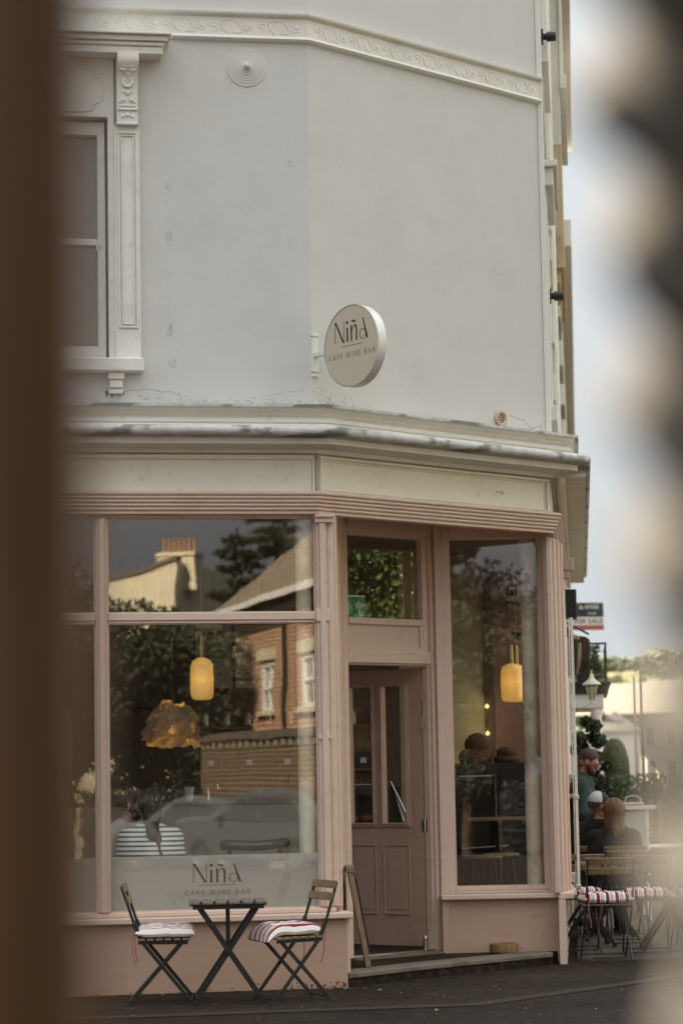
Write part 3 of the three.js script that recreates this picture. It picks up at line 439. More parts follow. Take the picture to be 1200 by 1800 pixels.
// ------------------------------------------------------------------ shop interior (parts of the building)
const BACK = [[-5.27, -23.55], [0.5, -24.4], [1.46, -24.52], [2.04, -24.6]];
{
  const dark = mat([0.20, 0.15, 0.105], 0.6, { map: 'wood' }), olive = mat([0.46, 0.40, 0.23], 0.7, { map: 'plaster' }), brown = mat([0.27, 0.15, 0.11], 0.6, { map: 'paint' });
  const room = (o) => [w2(FA, -4.3, -o), w2(FA, -0.2, -o), w2(FD, -0.02, -0.12), w2(FD, 1.06, -0.12), w2(FR, 0.1, -o), w2(FR, 0.95, -o), w2(FC, CEND - 0.1, -0.02), w2(FA, -4.3, -6)];
  part('shop_floor', prism(room(0.2), 0.0, 0.11), mat([0.05, 0.04, 0.03], 0.6, { map: 'wood' }), cafe);
  part('shop_ceiling', prism([w2(FA, -4.3, -0.11), w2(FA, -0.1, -0.11), w2(FR, 0.95, -0.13), w2(FC, CEND - 0.1, -0.12), w2(FA, -4.3, -6)], 3.78, 3.9), mat([0.30, 0.27, 0.22], 0.8), cafe);
  part('shop_wall', planWall(w2(FA, -4.25, -6), w2(FA, -4.25, -0.12), 0.1, 3.8, -0.12), dark, cafe);
  part('shop_wall', planWall(BACK[0], BACK[1], 0.1, 3.8, 0.12), dark, cafe);
  part('shop_wall', planWall(BACK[1], BACK[2], 0.1, 3.8, 0.12), olive, cafe);
  part('shop_wall', planWall(BACK[2], BACK[3], 0.1, 3.8, 0.12), brown, cafe);
  const bat = mat([0.16, 0.10, 0.06], 0.6, { map: 'wood' }); part('wall_batten', planWall([0.42, -24.36], [0.55, -24.38], 0.1, 3.8, 0.03), bat, cafe); part('wall_batten', planWall([1.41, -24.48], [1.50, -24.49], 0.1, 3.8, 0.03), bat, cafe);
  part('dado_rail', planWall([-5.0, -23.45], [-1.6, -23.95], 2.28, 2.36, 0.04), mat([0.09, 0.06, 0.04], 0.5), cafe);
}
// ------------------------------------------------------------------ lettering
const sans = await new FontLoader().loadAsync('fonts/droid/droid_sans_regular.typeface.json');
const bold = await new FontLoader().loadAsync('fonts/droid/droid_sans_bold.typeface.json');
function words(str, size, x, y, { font = sans, depth = 0.001, track = 0, align = 'c', stretch = 1 } = {}) {
  let w = 0; const gs = [];
  for (const ch of str) {
    if (ch === ' ') { w += size * 0.34 + track; continue; }
    const g = new TextGeometry(ch, { font, size, depth, curveSegments: 3, bevelEnabled: false }); g.computeBoundingBox(); const b = g.boundingBox;
    g.translate(w - b.min.x, 0, 0); w += (b.max.x - b.min.x) + size * 0.14 + track; gs.push(uvBox(g));
  }
  w -= size * 0.14 + track; const m = mergeGeometries(gs); m.translate(align === 'c' ? -w / 2 : 0, 0, 0); m.scale(stretch, 1, 1); m.translate(x, y, 0); return m;
}
function ninaLogo() {                                      // cap height 1, roughly 2.1 wide, drawn from the sign
  const e = (p) => extr(poly(p), 0.01), out = [];
  out.push(e([[0, 0], [0.035, 0], [0.035, 0.93], [0, 1]]), e([[0, 1], [0.12, 1], [0.72, 0.0], [0.60, 0.0]]), e([[0.685, 0.0], [0.72, 0.0], [0.72, 1], [0.685, 1]]));
  out.push(e([[0.90, 0], [1.02, 0], [1.02, 0.66], [0.90, 0.66]])); { const d = new THREE.Shape(); d.absellipse(0.96, 0.9, 0.075, 0.085, 0, 2 * Math.PI, false); out.push(extr(d, 0.01)); }
  out.push(e([[1.22, 0], [1.33, 0], [1.33, 0.70], [1.22, 0.76]]));
  { const a = new THREE.Shape(); a.moveTo(1.33, 0.52); a.quadraticCurveTo(1.45, 0.78, 1.6, 0.74); a.quadraticCurveTo(1.72, 0.70, 1.72, 0.5); a.lineTo(1.72, 0); a.lineTo(1.61, 0); a.lineTo(1.61, 0.5); a.quadraticCurveTo(1.6, 0.68, 1.52, 0.68); a.quadraticCurveTo(1.42, 0.68, 1.33, 0.45); out.push(extr(a, 0.01)); }
  { const t = new THREE.Shape(); t.moveTo(1.27, 0.88); t.quadraticCurveTo(1.38, 1.04, 1.5, 0.94); t.quadraticCurveTo(1.6, 0.86, 1.7, 1.0); t.quadraticCurveTo(1.6, 0.78, 1.47, 0.85); t.quadraticCurveTo(1.37, 0.92, 1.27, 0.88); out.push(extr(t, 0.01)); }
  out.push(e([[2.13, 0.98], [2.2, 0.98], [2.56, 0.02], [2.42, 0.0]]));
  { const ring = new THREE.Shape(); ring.absellipse(2.13, 0.24, 0.235, 0.24, 0, 2 * Math.PI, false); const h = new THREE.Path(); h.absellipse(2.14, 0.24, 0.195, 0.205, 0, 2 * Math.PI, true); ring.holes.push(h); out.push(extr(ring, 0.01)); }
  const g = mergeGeometries(out); g.translate(-1.28, 0, 0); return g;
}
const ink = mat([0.02, 0.014, 0.011], 0.6), filmInk = mat([0.10, 0.052, 0.038], 0.7), greyInk = mat([0.22, 0.185, 0.14], 0.7), filmGrey = mat([0.20, 0.165, 0.13], 0.7);
{ // writing on the frosted film
  const L = ninaLogo(); L.scale(0.142, 0.142, 0.08); L.translate(-0.965, 0.805, -0.0735);
  const mkF = (name, g, m) => part(name, at(g, FA), m, cafe);
  mkF('window_lettering', L, filmInk);
  mkF('window_lettering', bx(-1.1, -0.83, 0.786, 0.789, -0.0735, -0.0728), filmInk);
  const t = words('CAFE WINE BAR', 0.038, -0.962, 0.715, { track: 0.0105, stretch: 1.0 }); t.translate(0, 0, -0.0735); mkF('window_lettering', t, filmGrey);
}
{ // round hanging sign, at right angles to the bevelled corner wall
  const p = w2(FB, 0.02, 0.0), sg = thing('hanging_sign', 'round cream projecting sign with black lettering on the grey wall', 'sign', [p[0], 4.80, p[1]], -49 * D);
  // its own frame: x outwards along the bracket, z towards the viewer
  const face = new THREE.CylinderGeometry(0.305, 0.305, 0.075, 64); face.rotateX(Math.PI / 2); face.translate(0.475, 0.0, 0);
  const rim = new THREE.CylinderGeometry(0.311, 0.311, 0.083, 64, 1, true); rim.rotateX(Math.PI / 2); rim.translate(0.475, 0.0, 0);
  const cr = mat([0.50, 0.45, 0.355], 0.55), al = mat([0.72, 0.72, 0.70], 0.35, { metal: 0.2 });
  part('sign_face', uvBox(face), cr, sg); part('sign_rim', uvBox(rim), al, sg);
  const lg = ninaLogo(); lg.scale(0.148, 0.165, 0.1); lg.translate(0.48, 0.035, 0.0378); part('lettering', lg, ink, sg);
  part('lettering', bx(0.365, 0.605, 0.002, 0.0055, 0.0378, 0.039), ink, sg);
  const t = words('CAFE WINE BAR', 0.043, 0.48, -0.085, { track: 0.0095 }); t.translate(0, 0, 0.0378); part('lettering', t, greyInk, sg);
  part('bracket_arm', bx(0.0, 0.17, -0.02, 0.015, -0.02, 0.02, 0.004), al, sg);
  const pl = part('wall_plate', bx(-0.03, 0.018, -0.17, 0.17, -0.03, 0.03, 0.003), al, sg);
  for (const [h, z] of [[0.14, -0.015], [0.14, 0.015], [-0.14, -0.015], [-0.14, 0.015]]) part('screw', at(rod([0.018, h, z], [0.022, h, z], 0.006), new THREE.Matrix4()), M.black, pl);
  for (const [h, z] of [[0.14, -0.015], [0.14, 0.012], [-0.14, -0.015], [-0.14, 0.012]]) part('screw', rod([z + 0.0, h, 0.03], [z + 0.0, h, 0.033], 0.006), M.black, pl);
}
// ------------------------------------------------------------------ folding bistro furniture
function makeChair(label) {                                // sits facing +x, base at the middle of its feet
  const c = thing('bistro_chair', label, 'chair');
  const W = 0.19;
  for (const z of [-W, W]) {
    part('leg', bar([0.235, 0.006, z], [-0.13, 0.455, z], 0.012, 0.026, [0, 0, 1]), M.steel, c);   // front foot up to the back of the seat
    part('leg', bar([-0.225, 0.006, z * 0.86], [0.155, 0.43, z * 0.86], 0.012, 0.026, [0, 0, 1]), M.steel, c);
    part('back_post', merge(bar([-0.125, 0.45, z], [-0.18, 0.58, z], 0.016, 0.03, [0, 0, 1]), bar([-0.18, 0.58, z], [-0.265, 0.835, z], 0.009, 0.02, [0, 0, 1])), M.steel, c);
    part('foot', bar([0.20, 0.008, z], [0.262, 0.008, z], 0.016, 0.014, [0, 0, 1]), M.steel, c);
    part('foot', bar([-0.252, 0.008, z * 0.86], [-0.195, 0.008, z * 0.86], 0.016, 0.014, [0, 0, 1]), M.steel, c);
    part('seat_rail', bar([-0.15, 0.44, z * 0.95], [0.2, 0.435, z * 0.95], 0.01, 0.024, [0, 0, 1]), M.steel, c);
  }
  part('stretcher', rod([-0.21, 0.035, -W * 0.86], [-0.21, 0.035, W * 0.86], 0.006), M.steel, c);
  part('stretcher', rod([0.22, 0.035, -W], [0.22, 0.035, W], 0.006), M.steel, c);
  for (let k = 0; k < 6; k++) part('seat_slat', bx(-0.15 + k * 0.062, -0.102 + k * 0.062, 0.452, 0.466, -0.205, 0.205, 0.004), M.slat, c);
  for (const [x, h] of [[-0.232, 0.745], [-0.262, 0.828]]) { const g = bx(-0.007, 0.007, -0.028, 0.028, -0.205, 0.205, 0.004); g.rotateZ(0.32); g.translate(x + 0.012, h - 0.01, 0); part('back_slat', g, M.slat, c); }
  return c;
}
function stripeTex() {
  const c = document.createElement('canvas'); c.width = 512; c.height = 64; const x = c.getContext('2d'); x.fillStyle = 'rgb(226,219,216)'; x.fillRect(0, 0, 512, 64);
  for (let k = 0; k < 5; k++) { x.fillStyle = 'rgb(120,22,40)'; x.fillRect(14 + k * 102, 0, 34, 64); x.fillRect(62 + k * 102, 0, 7, 64); x.fillRect(80 + k * 102, 0, 7, 64); }
  const t = new THREE.CanvasTexture(c); t.colorSpace = THREE.SRGBColorSpace; t.wrapS = t.wrapT = THREE.RepeatWrapping; return t;
}
const stripes = stripeTex(), cloth = new THREE.MeshPhysicalMaterial({ map: stripes, roughness: 0.95, bumpMap: T.fabric, bumpScale: 0.0006 });
function cushionGeo(w, d, t, seed, droop = 0) {            // x depth, z width; uv.x runs across the stripes
  const n = 36, pos = [], uv = [], idx = [], N = noise2(seed);
  for (const top of [1, 0]) for (let i = 0; i <= n; i++) for (let j = 0; j <= n; j++) {
    const u = i / n * 2 - 1, v = j / n * 2 - 1, e = Math.pow((1 - u ** 6) * (1 - v ** 6), 0.35);
    let tuft = 1; for (const [a, b] of [[0.35, 0.35], [-0.35, 0.35], [0.35, -0.35], [-0.35, -0.35]]) tuft -= 0.55 * Math.exp(-((u - a) ** 2 + (v - b) ** 2) / 0.03);
    const wr = (N(u * 3 + 20, v * 3 + 20, 97) - 0.5) * 0.012 + (N(u * 8 + 40, v * 8 + 40, 97) - 0.5) * 0.006;
    const k = 1 - 0.06 * (1 - Math.abs(u)) * Math.abs(v) - 0.06 * (1 - Math.abs(v)) * Math.abs(u);
    let x = u * d / 2 * k, z = v * w / 2 * k, y = (top ? 1 : -0.55) * e * t * tuft * 0.5 + wr * (top ? 1 : 0.4) + t * 0.3;
    if (droop && u > 0.35) { const q = (u - 0.35); y -= droop * q * q; }
    pos.push(x, y, z); uv.push((v + 1) / 2, (u + 1) / 2);
  }
  const S = (n + 1) * (n + 1);
  for (const [o, f] of [[0, 1], [S, 0]]) for (let i = 0; i < n; i++) for (let j = 0; j < n; j++) { const a = o + i * (n + 1) + j, b = a + 1, c = a + n + 1, d2 = c + 1; f ? idx.push(a, b, c, b, d2, c) : idx.push(a, c, b, b, c, d2); }
  const g = new THREE.BufferGeometry(); g.setAttribute('position', new THREE.Float32BufferAttribute(pos, 3)); g.setAttribute('uv', new THREE.Float32BufferAttribute(uv, 2)); g.setIndex(idx); g.computeVertexNormals(); return g;
}
function cushion(pos, turn, seed, droop, label, group, ties = 1) {
  const c = thing('seat_cushion', label, 'cushion', pos, turn, group);
  part('pad', cushionGeo(0.41, 0.42, 0.115, seed, droop), cloth, c);
  const tie = mat([0.42, 0.16, 0.17], 0.95, { map: 'fabric' });
  for (const z of [-0.17, 0.17]) part('tie', tube([[-0.19, 0.02, z], [-0.235, 0.03, z * 1.05], [-0.23, -0.05, z * 1.08], [-0.225, -0.13, z], [-0.21, -0.19, z * 0.95]], 0.0045, 18, 5), tie, c);
  return c;
}
const ch0 = makeChair('folding slatted chair with wooden back, turned slightly, beside the closed end of the round-lettered window');
ch0.userData.label = 'folding chair with two visible back slats beside the small slatted table, near the doorstep'; ch0.position.set(-0.40, 0, -17.38); ch0.rotation.y = Math.PI + 24 * D;
const ch1 = copyOf(ch0, [-1.34, 0, -17.42], 2 * D, 'folding chair seen edge-on beside the small slatted table, below the window mullion');
cushion([-0.40 - 0.06, 0.466, -17.38 + 0.01], Math.PI + 24 * D, 41, 0.15, 'red striped white cushion sagging over the front of a chair near the doorstep');
cushion([-1.30, 0.466, -17.42], 2 * D, 42, 0.02, 'red striped white cushion with hanging ties on the chair seen edge-on');
function makeTable(label) {
  const t = thing('bistro_table', label, 'table');
  for (let k = 0; k < 6; k++) part('table_slat', bx(-0.275 + k * 0.094, -0.20 + k * 0.094, 0.70, 0.716, -0.27, 0.27, 0.004), M.oldwood, t);
  part('table_rim', merge(bx(-0.25, 0.25, 0.668, 0.698, 0.235, 0.25), bx(-0.25, 0.25, 0.668, 0.698, -0.25, -0.235), bar([-0.27, 0.70, 0.245], [0.27, 0.70, 0.245], 0.02, 0.018, [0, 0, 1])), M.steel, t);
  for (const z of [-0.215, 0.215]) part('leg', bar([-0.245, 0.006, z * 0.9], [0.205, 0.675, z * 0.9], 0.014, 0.03, [0, 0, 1]), M.steel, t);
  for (const z of [-0.215, 0.215]) part('leg', bar([0.245, 0.006, z], [-0.205, 0.675, z], 0.014, 0.03, [0, 0, 1]), M.steel, t);
  part('stretcher', rod([-0.225, 0.04, -0.19], [-0.225, 0.04, 0.19], 0.006), M.steel, t);
  part('stretcher', rod([0.225, 0.04, -0.215], [0.225, 0.04, 0.215], 0.006), M.steel, t);
  part('prop', bar([0.0, 0.36, 0.0], [0.0, 0.68, 0.0], 0.012, 0.03, [0, 0, 1]), M.steel, t);
  return t;
}
const tb0 = makeTable('small square slatted folding table under the window lettering'); tb0.position.set(-0.86, 0, -17.40); tb0.rotation.y = 4 * D;
// ------------------------------------------------------------------ doorstep things
{
  const b = thing('pavement_board', 'weathered wooden folding board standing edge-on on the doorstep', 'sign board', [0.10, 0.112, -18.83], 1 * D);
  part('leg', bar([0.045, 0, 0.0], [-0.085, 0.74, -0.02], 0.05, 0.042, [0, 0, 1]), M.boardwood, b);
  part('leg', bar([0.045, 0, -0.52], [-0.085, 0.74, -0.5], 0.05, 0.042, [0, 0, 1]), M.boardwood, b);
  part('top_rail', bx(-0.115, -0.05, 0.725, 0.768, -0.53, 0.02, 0.006), M.boardwood, b);
  part('board', bar([0.055, 0.12, -0.26], [-0.055, 0.70, -0.26], 0.47, 0.012, [0, 0, 1]), M.black, b);
  part('stay', bar([0.045, 0.16, -0.04], [-0.04, 0.68, -0.04], 0.03, 0.012, [0, 0, 1]), M.steel, b);
}
{
  const b = single('round_tray', lathe([[0, 0.004], [0.112, 0.0], [0.12, 0.006], [0.118, 0.068], [0.108, 0.072], [0.104, 0.066], [0.105, 0.014], [0, 0.012]], 40), mat([0.34, 0.21, 0.09], 0.6, { map: 'wood', bump: 'wood', bs: 0.001 }), 'shallow round wooden tray on the step under the tall window', 'tray');
  b.position.set(1.27, 0.112, -20.18);
}
{ // green arrow sticker inside the door light
  const F = FD, st = thing('exit_sign', 'green exit sign with white arrow behind the glass over the door', 'sign', [0, 0, 0]);
  part('panel', at(bx(0.10, 0.335, 2.88, 3.05, -0.11, -0.10), F), mat([0.0, 0.19, 0.10], 0.4), st);
  part('arrow', at((() => { const g = extr(poly([[0.252, 2.9], [0.282, 2.9], [0.282, 2.96], [0.312, 2.945], [0.312, 2.98], [0.267, 3.02], [0.222, 2.98], [0.222, 2.945], [0.252, 2.96]]), 0.002); g.translate(0, 0, -0.1); return g; })(), F), mat([0.45, 0.5, 0.4], 0.5), st);
  part('runner', at((() => { const g = extr(poly([[0.11, 2.9], [0.125, 2.9], [0.135, 2.94], [0.15, 2.9], [0.165, 2.905], [0.15, 2.96], [0.155, 2.985], [0.175, 2.975], [0.178, 2.985], [0.15, 3.0], [0.14, 3.025], [0.125, 3.02], [0.13, 2.99], [0.11, 2.97]]), 0.002); g.translate(0, 0, -0.1); return g; })(), F), mat([0.45, 0.5, 0.4], 0.5), st);
  part('edge_strip', at(bx(0.10, 0.335, 3.05, 3.062, -0.112, -0.098), F), M.white, st);
}
// ------------------------------------------------------------------ lamps in the windows
const amber = new THREE.MeshPhysicalMaterial({ color: lin(0.72, 0.57, 0.26), roughness: 0.35, transmission: 0.2, thickness: 0, emissive: lin(0.032, 0.0215, 0.0055), emissiveIntensity: 1, side: THREE.DoubleSide });
function pendant(pos, top, label, power = 0.014) {
  const p = thing('pendant_lamp', label, 'lamp', pos, 0, undefined);
  part('shade', uvBox(new THREE.LatheGeometry([[0.0, -0.17], [0.06, -0.17], [0.082, -0.155], [0.092, -0.12], [0.094, 0], [0.09, 0.1], [0.075, 0.142], [0.03, 0.165], [0.022, 0.17]].map(q => new THREE.Vector2(...q)), 32)), amber, p);
  part('cap', rod([0, 0.165, 0], [0, 0.335, 0], 0.024, 0.02, 14), M.brass, p);
  part('cord', rod([0, 0.33, 0], [0, top - pos[1], 0], 0.0035, 0.0035, 5), mat([0.30, 0.24, 0.14], 0.8), p);
  const l = new THREE.PointLight(lin(1, 0.75, 0.4), power, 0, 2); l.shadow.radius = 1.4; l.castShadow = true; l.position.set(0, 0, 0); p.add(l);
  return p;
}
pendant([-1.135, 2.37, -19.3], 3.78, 'lit amber glass pendant lamp hanging behind the large window');
pendant([1.463, 2.364, -21.3], 3.78, 'nearer of two lit amber glass pendants behind the tall window', 0.014);
pendant([1.532, 2.372, -21.62], 3.78, 'amber glass pendant half hidden behind its twin in the tall window', 0.014);
{ // layered ruffled shade
  const p = thing('ruffled_lamp', 'large ruffled paper lampshade hanging behind the window, glowing amber inside', 'lamp', [-1.46, 2.0, -20.5]);
  const paper = new THREE.MeshPhysicalMaterial({ color: lin(0.55, 0.46, 0.31), roughness: 1, transmission: 0.45, thickness: 0, map: T.plaster, side: THREE.DoubleSide });
  const r = rng(8);
  for (const [y0, R0, n, L] of [[0.21, 0.10, 10, 0.14], [0.17, 0.16, 13, 0.16], [0.09, 0.185, 14, 0.17], [0.0, 0.17, 12, 0.14]]) for (let k = 0; k < n; k++) {
    const a0 = (k + 0.4 * r()) / n * 2 * Math.PI, wd = 0.17 + 0.05 * r(), out = 0.025 + 0.045 * r(), pos = [], idx = [], A = 12, B = 8, p1 = r() * 6, p2 = 3 + 3 * r(), dy = (r() - 0.5) * 0.06;
    for (let i = 0; i <= A; i++) for (let j = 0; j <= B; j++) { const u = i / A * 2 - 1, t = j / B, fl = (0.45 + 0.75 * t) * wd / 2, x = u * fl, w = (Math.sin(u * p2 + p1) * 0.014 + Math.sin(u * 9 + p1 * 2) * 0.006) * (0.3 + t); pos.push(x, y0 + dy - L * t * (1 - 0.42 * u * u) + 0.008 * Math.sin(u * 7 + p1) * t, R0 + out * Math.pow(t, 1.4) + w - 0.25 * x * x / R0 * 1.5); }
    for (let i = 0; i < A; i++) for (let j = 0; j < B; j++) { const q = i * (B + 1) + j; idx.push(q, q + 1, q + B + 1, q + 1, q + B + 2, q + B + 1); }
    const g = new THREE.BufferGeometry(); g.setAttribute('position', new THREE.Float32BufferAttribute(pos, 3)); g.setIndex(idx); g.computeVertexNormals(); g.rotateY(a0); part('ruffle', uvBox(g), paper, p);
  }
  part('cord', rod([0, 0.2, 0], [0, 1.78, 0], 0.004, 0.004, 5), M.black, p);
  for (const [x, z] of [[-0.05, 0.03], [0.06, 0.02]]) {
    part('bulb', (() => { const s = new THREE.SphereGeometry(0.03, 12, 10); s.translate(x, 0.02, z); return uvBox(s); })(), new THREE.MeshStandardMaterial({ color: 0x000000, emissive: lin(1, 0.5, 0.12), emissiveIntensity: 0.25 }), p);
    const l = new THREE.PointLight(lin(1, 0.55, 0.16), 0.03, 0, 2); l.position.set(x, 0.02, z); l.shadow.radius = 1.5; l.castShadow = true; p.add(l);
  }
}
{ // cast-iron columns behind the glass
  const cm = mat([0.66, 0.60, 0.46], 0.5, { map: 'stone' });
  for (const [F, s, l] of [[FA, -0.265, 'slim round cream iron column behind the large window'], [FR, 0.775, 'slim round cream iron column behind the tall window']]) {
    const p = w2(F, s, F === FA ? -0.15 : -0.135), c = thing('iron_column', l, 'column', [p[0], 0.11, p[1]]);
    part('shaft', lathe([[0, 0], [0.085, 0], [0.085, 0.12], [0.07, 0.14], [0.066, 0.2], [0.06, 3.4], [0, 3.4]], 20), cm, c);
    part('capital', lathe([[0, 3.4], [0.06, 3.4], [0.075, 3.43], [0.07, 3.46], [0.09, 3.5], [0.09, 3.66], [0, 3.67]], 20), cm, c);
  }
}
{ // service counter, shelf and menu on the back wall
  const c = thing('service_counter', 'long pale-fronted counter with a wooden top inside the shop', 'counter', [-1.2, 0.11, -22.2], 9 * D);
  part('counter_front', bx(-2.2, 1.0, 0, 1.22, -0.5, 0), mat([0.42, 0.40, 0.35], 0.6, { map: 'plaster' }), c);
  part('counter_top', bx(-2.25, 1.03, 1.221, 1.262, -0.55, 0.03, 0.01), mat([0.34, 0.25, 0.14], 0.5, { map: 'wood' }), c);
  for (const [n, x, lb] of [['paper_cup', 0, 'white takeaway cup standing on the counter top']]) { }
  const cup = lathe([[0, 0], [0.03, 0], [0.042, 0.12], [0.046, 0.12], [0.044, 0.13], [0, 0.13]], 16);
  const o = single('paper_cup', cup, M.white, 'white takeaway cup standing on the wooden counter top', 'cup'); o.position.set(-1.42, 1.373, -22.0);
  const tl = thing('card_reader', 'dark tilted till screen standing on the wooden counter top', 'till', [-1.56, 1.373, -22.0]); part('screen', (() => { const g = bx(-0.1, 0.1, 0, 0.14, -0.01, 0.01, 0.004); g.rotateX(-0.25); return g; })(), M.black, tl); part('foot', bx(-0.06, 0.06, 0, 0.012, -0.08, 0.03, 0.004), M.black, tl);
  const tp = thing('water_tap', 'curved chrome tap on the counter top', 'tap', [-1.25, 1.373, -22.05]); part('spout', tube([[0, 0, 0], [0, 0.14, 0], [0.03, 0.18, 0.02], [0.08, 0.16, 0.06], [0.09, 0.1, 0.07]], 0.009, 20, 6), M.chrome, tp);
}
{
  const lines = [['ESPRESSO', 'LATTE', 'FLAT W', 'MACCHIATO', 'FLAT WHITE', 'MOCHA', '', 'PIPETTE'], ['HOT CHOCOLATE', 'MARGO MATCHA', 'CANTON TEAS', '', 'DAIRY   ALMOND', 'OAT   COCONUT', '', 'PISTACHIO   VANILLA', 'CARAMEL STRAWBERRY']];
  const mk = (cx, w, L, lab, s0) => {
    const b = thing('menu_board', lab, 'menu', [cx, 2.76, -23.78], 8.4 * D);
    part('board', bx(-w / 2, w / 2, -0.31, 0.31, -0.02, 0, 0.004), mat([0.40, 0.38, 0.29], 0.7, { map: 'plaster' }), b);
    L.forEach((s, i) => { if (s) { const g = words(s, s0, 0, 0.22 - i * 0.058, { font: bold }); g.translate(0, 0, 0.001); part('lettering', g, ink, b); } });
  };
  mk(-1.28, 0.36, lines[0], 'menu board with a narrow column of dark capitals on the back wall', 0.03);
  mk(-0.84, 0.46, lines[1], 'menu board listing teas and milks in dark capitals on the back wall', 0.03);
}
function shelf(x, z, h, w, turn, lab, seed) {
  const s = thing('wall_shelf', lab, 'shelf', [x, h, z], turn); part('plank', bx(-w / 2, w / 2, 0, 0.03, -0.22, 0, 0.004), M.oldwood, s);
  for (const q of [-w / 2 + 0.1, 0, w / 2 - 0.1]) part('shelf_bracket', bx(q - 0.01, q + 0.01, -0.12, 0, -0.2, -0.18), M.black, s); return s;
}
shelf(-0.55, -24.05, 2.05, 1.9, 8.4 * D, 'upper plank shelf on the back wall with a row of jars');
shelf(-0.55, -24.05, 1.62, 1.9, 8.4 * D, 'lower plank shelf on the back wall with dark boxes');
{
  const r = rng(91), g = lathe([[0, 0], [0.04, 0], [0.045, 0.02], [0.045, 0.11], [0.03, 0.13], [0.03, 0.15], [0, 0.15]], 14);
  const js = mat([0.3, 0.27, 0.2], 0.15, { clearcoat: 1 });
  for (let k = 0; k < 9; k++) { const o = single('storage_jar', g, js, 'small glass storage jar on the upper plank shelf', 'jar', 'jars on the upper shelf'); const s = -0.85 + k * 0.21; o.position.set(-0.55 + s * 0.989, 2.08, -24.15 - s * 0.146); }
  for (let k = 0; k < 5; k++) { const s = -0.8 + k * 0.38, b = thing('coffee_box', 'dark box with a pale label on the lower plank shelf', 'box', [-0.55 + s * 0.989, 1.65, -24.15 - s * 0.146], 8.4 * D, 'boxes on the lower shelf'); part('carton', bx(-0.11, 0.11, 0, 0.16, -0.07, 0.07, 0.006), M.black, b); part('paper_label', bx(-0.03, 0.03, 0.05, 0.1, 0.0701, 0.0715), M.white, b); }
}
{ // dark oven cabinet with loaves on top, behind the tall window
  const c = thing('black_oven', 'black glass-fronted oven cabinet behind the tall window', 'oven', [1.38, 0.11, -22.5]);
  part('cabinet', bx(-0.4, 0.36, 0, 1.56, -0.5, 0, 0.015), M.black, c); part('oven_door', bx(-0.37, 0.0, 0.75, 1.46, 0.001, 0.02, 0.01), mat([0.008, 0.008, 0.008], 0.12, { clearcoat: 1 }), c);
  part('oven_door', bx(0.03, 0.33, 0.75, 1.46, 0.001, 0.02, 0.01), mat([0.01, 0.01, 0.009], 0.35), c); part('handle', rod([-0.33, 1.44, 0.045], [-0.04, 1.44, 0.045], 0.008), M.chrome, c); part('handle', rod([-0.33, 0.78, 0.05], [0.1, 0.80, 0.05], 0.008), M.chrome, c);
  const br = mat([0.13, 0.065, 0.032], 0.9, { map: 'stone', bump: 'asphaltBump', bs: 0.012 }), lo = (x, y, z, w, h, d, s, lab) => { const g = new THREE.IcosahedronGeometry(1, 4), p = g.attributes.position, N = noise2(s); for (let i = 0; i < p.count; i++) { const a = p.getX(i), b = p.getY(i), q = p.getZ(i), k = 1 + 0.16 * (N(a * 2 + 9, q * 2 + b + 9, 97) - 0.5); p.setXYZ(i, a * w * k, Math.max(-0.5, b) * h * k + h * 0.5, q * d * k); } g.computeVertexNormals(); const o = single('bread_loaf', uvBox(g), br, lab, 'bread'); o.position.set(x, y, z); };
  lo(1.2, 1.67, -22.7, 0.16, 0.1, 0.13, 3, 'broad flat loaf under the round loaf on the oven'); lo(1.22, 1.80, -22.72, 0.115, 0.1, 0.1, 4, 'round crusty loaf stacked on a flat loaf'); lo(1.5, 1.67, -22.7, 0.13, 0.055, 0.1, 5, 'flat pale loaf under another on the oven'); lo(1.5, 1.735, -22.7, 0.1, 0.06, 0.09, 6, 'small pale loaf topmost on the oven end');
}
{ // bread case seen through the door
  const c = thing('display_case', 'black display case with chrome rail seen through the open door', 'display case', [0.2, 0.11, -23.2]);
  part('case_body', merge(bx(-0.45, 0.2, 0, 0.75, -0.5, 0), bx(-0.45, 0.2, 1.28, 1.34, -0.5, 0), bx(-0.45, -0.42, 0.75, 1.28, -0.5, 0), bx(0.17, 0.2, 0.75, 1.28, -0.5, 0), bx(-0.42, 0.17, 0.75, 1.28, -0.5, -0.47)), M.black, c); part('case_shelf', bx(-0.42, 0.17, 1.0, 1.015, -0.46, -0.02), M.chrome, c); part('rail', rod([-0.45, 1.38, 0.03], [0.2, 1.38, 0.03], 0.012), M.chrome, c);
  part('case_plinth', bx(-0.5, 0.26, 0.55, 0.60, 0.001, 0.08), M.white, c);
  const bm = mat([0.36, 0.13, 0.04], 0.8); for (let k = 0; k < 4; k++) { const g = new THREE.SphereGeometry(0.055, 14, 10); g.scale(1.2, 0.7, 1); const o = single('pastry', uvBox(g), bm, 'golden pastry on the glass case shelf seen through the door', 'pastry', 'pastries in the display case'); o.position.set(-0.1 + k * 0.14, 1.17, -23.4); }
  const ma = thing('grinder_arm', 'slanting chrome lever machine seen through the open door pane', 'machine', [0.42, 0.11, -23.4]); part('lever', rod([0, 1.4, 0], [0.14, 1.1, 0.1], 0.012), M.chrome, ma); part('lever', rod([0.02, 1.36, 0], [0.12, 1.02, 0.1], 0.01), M.chrome, ma); part('machine_stand', bx(-0.04, 0.1, 0, 1.36, -0.1, 0, 0.01), M.black, ma);
}
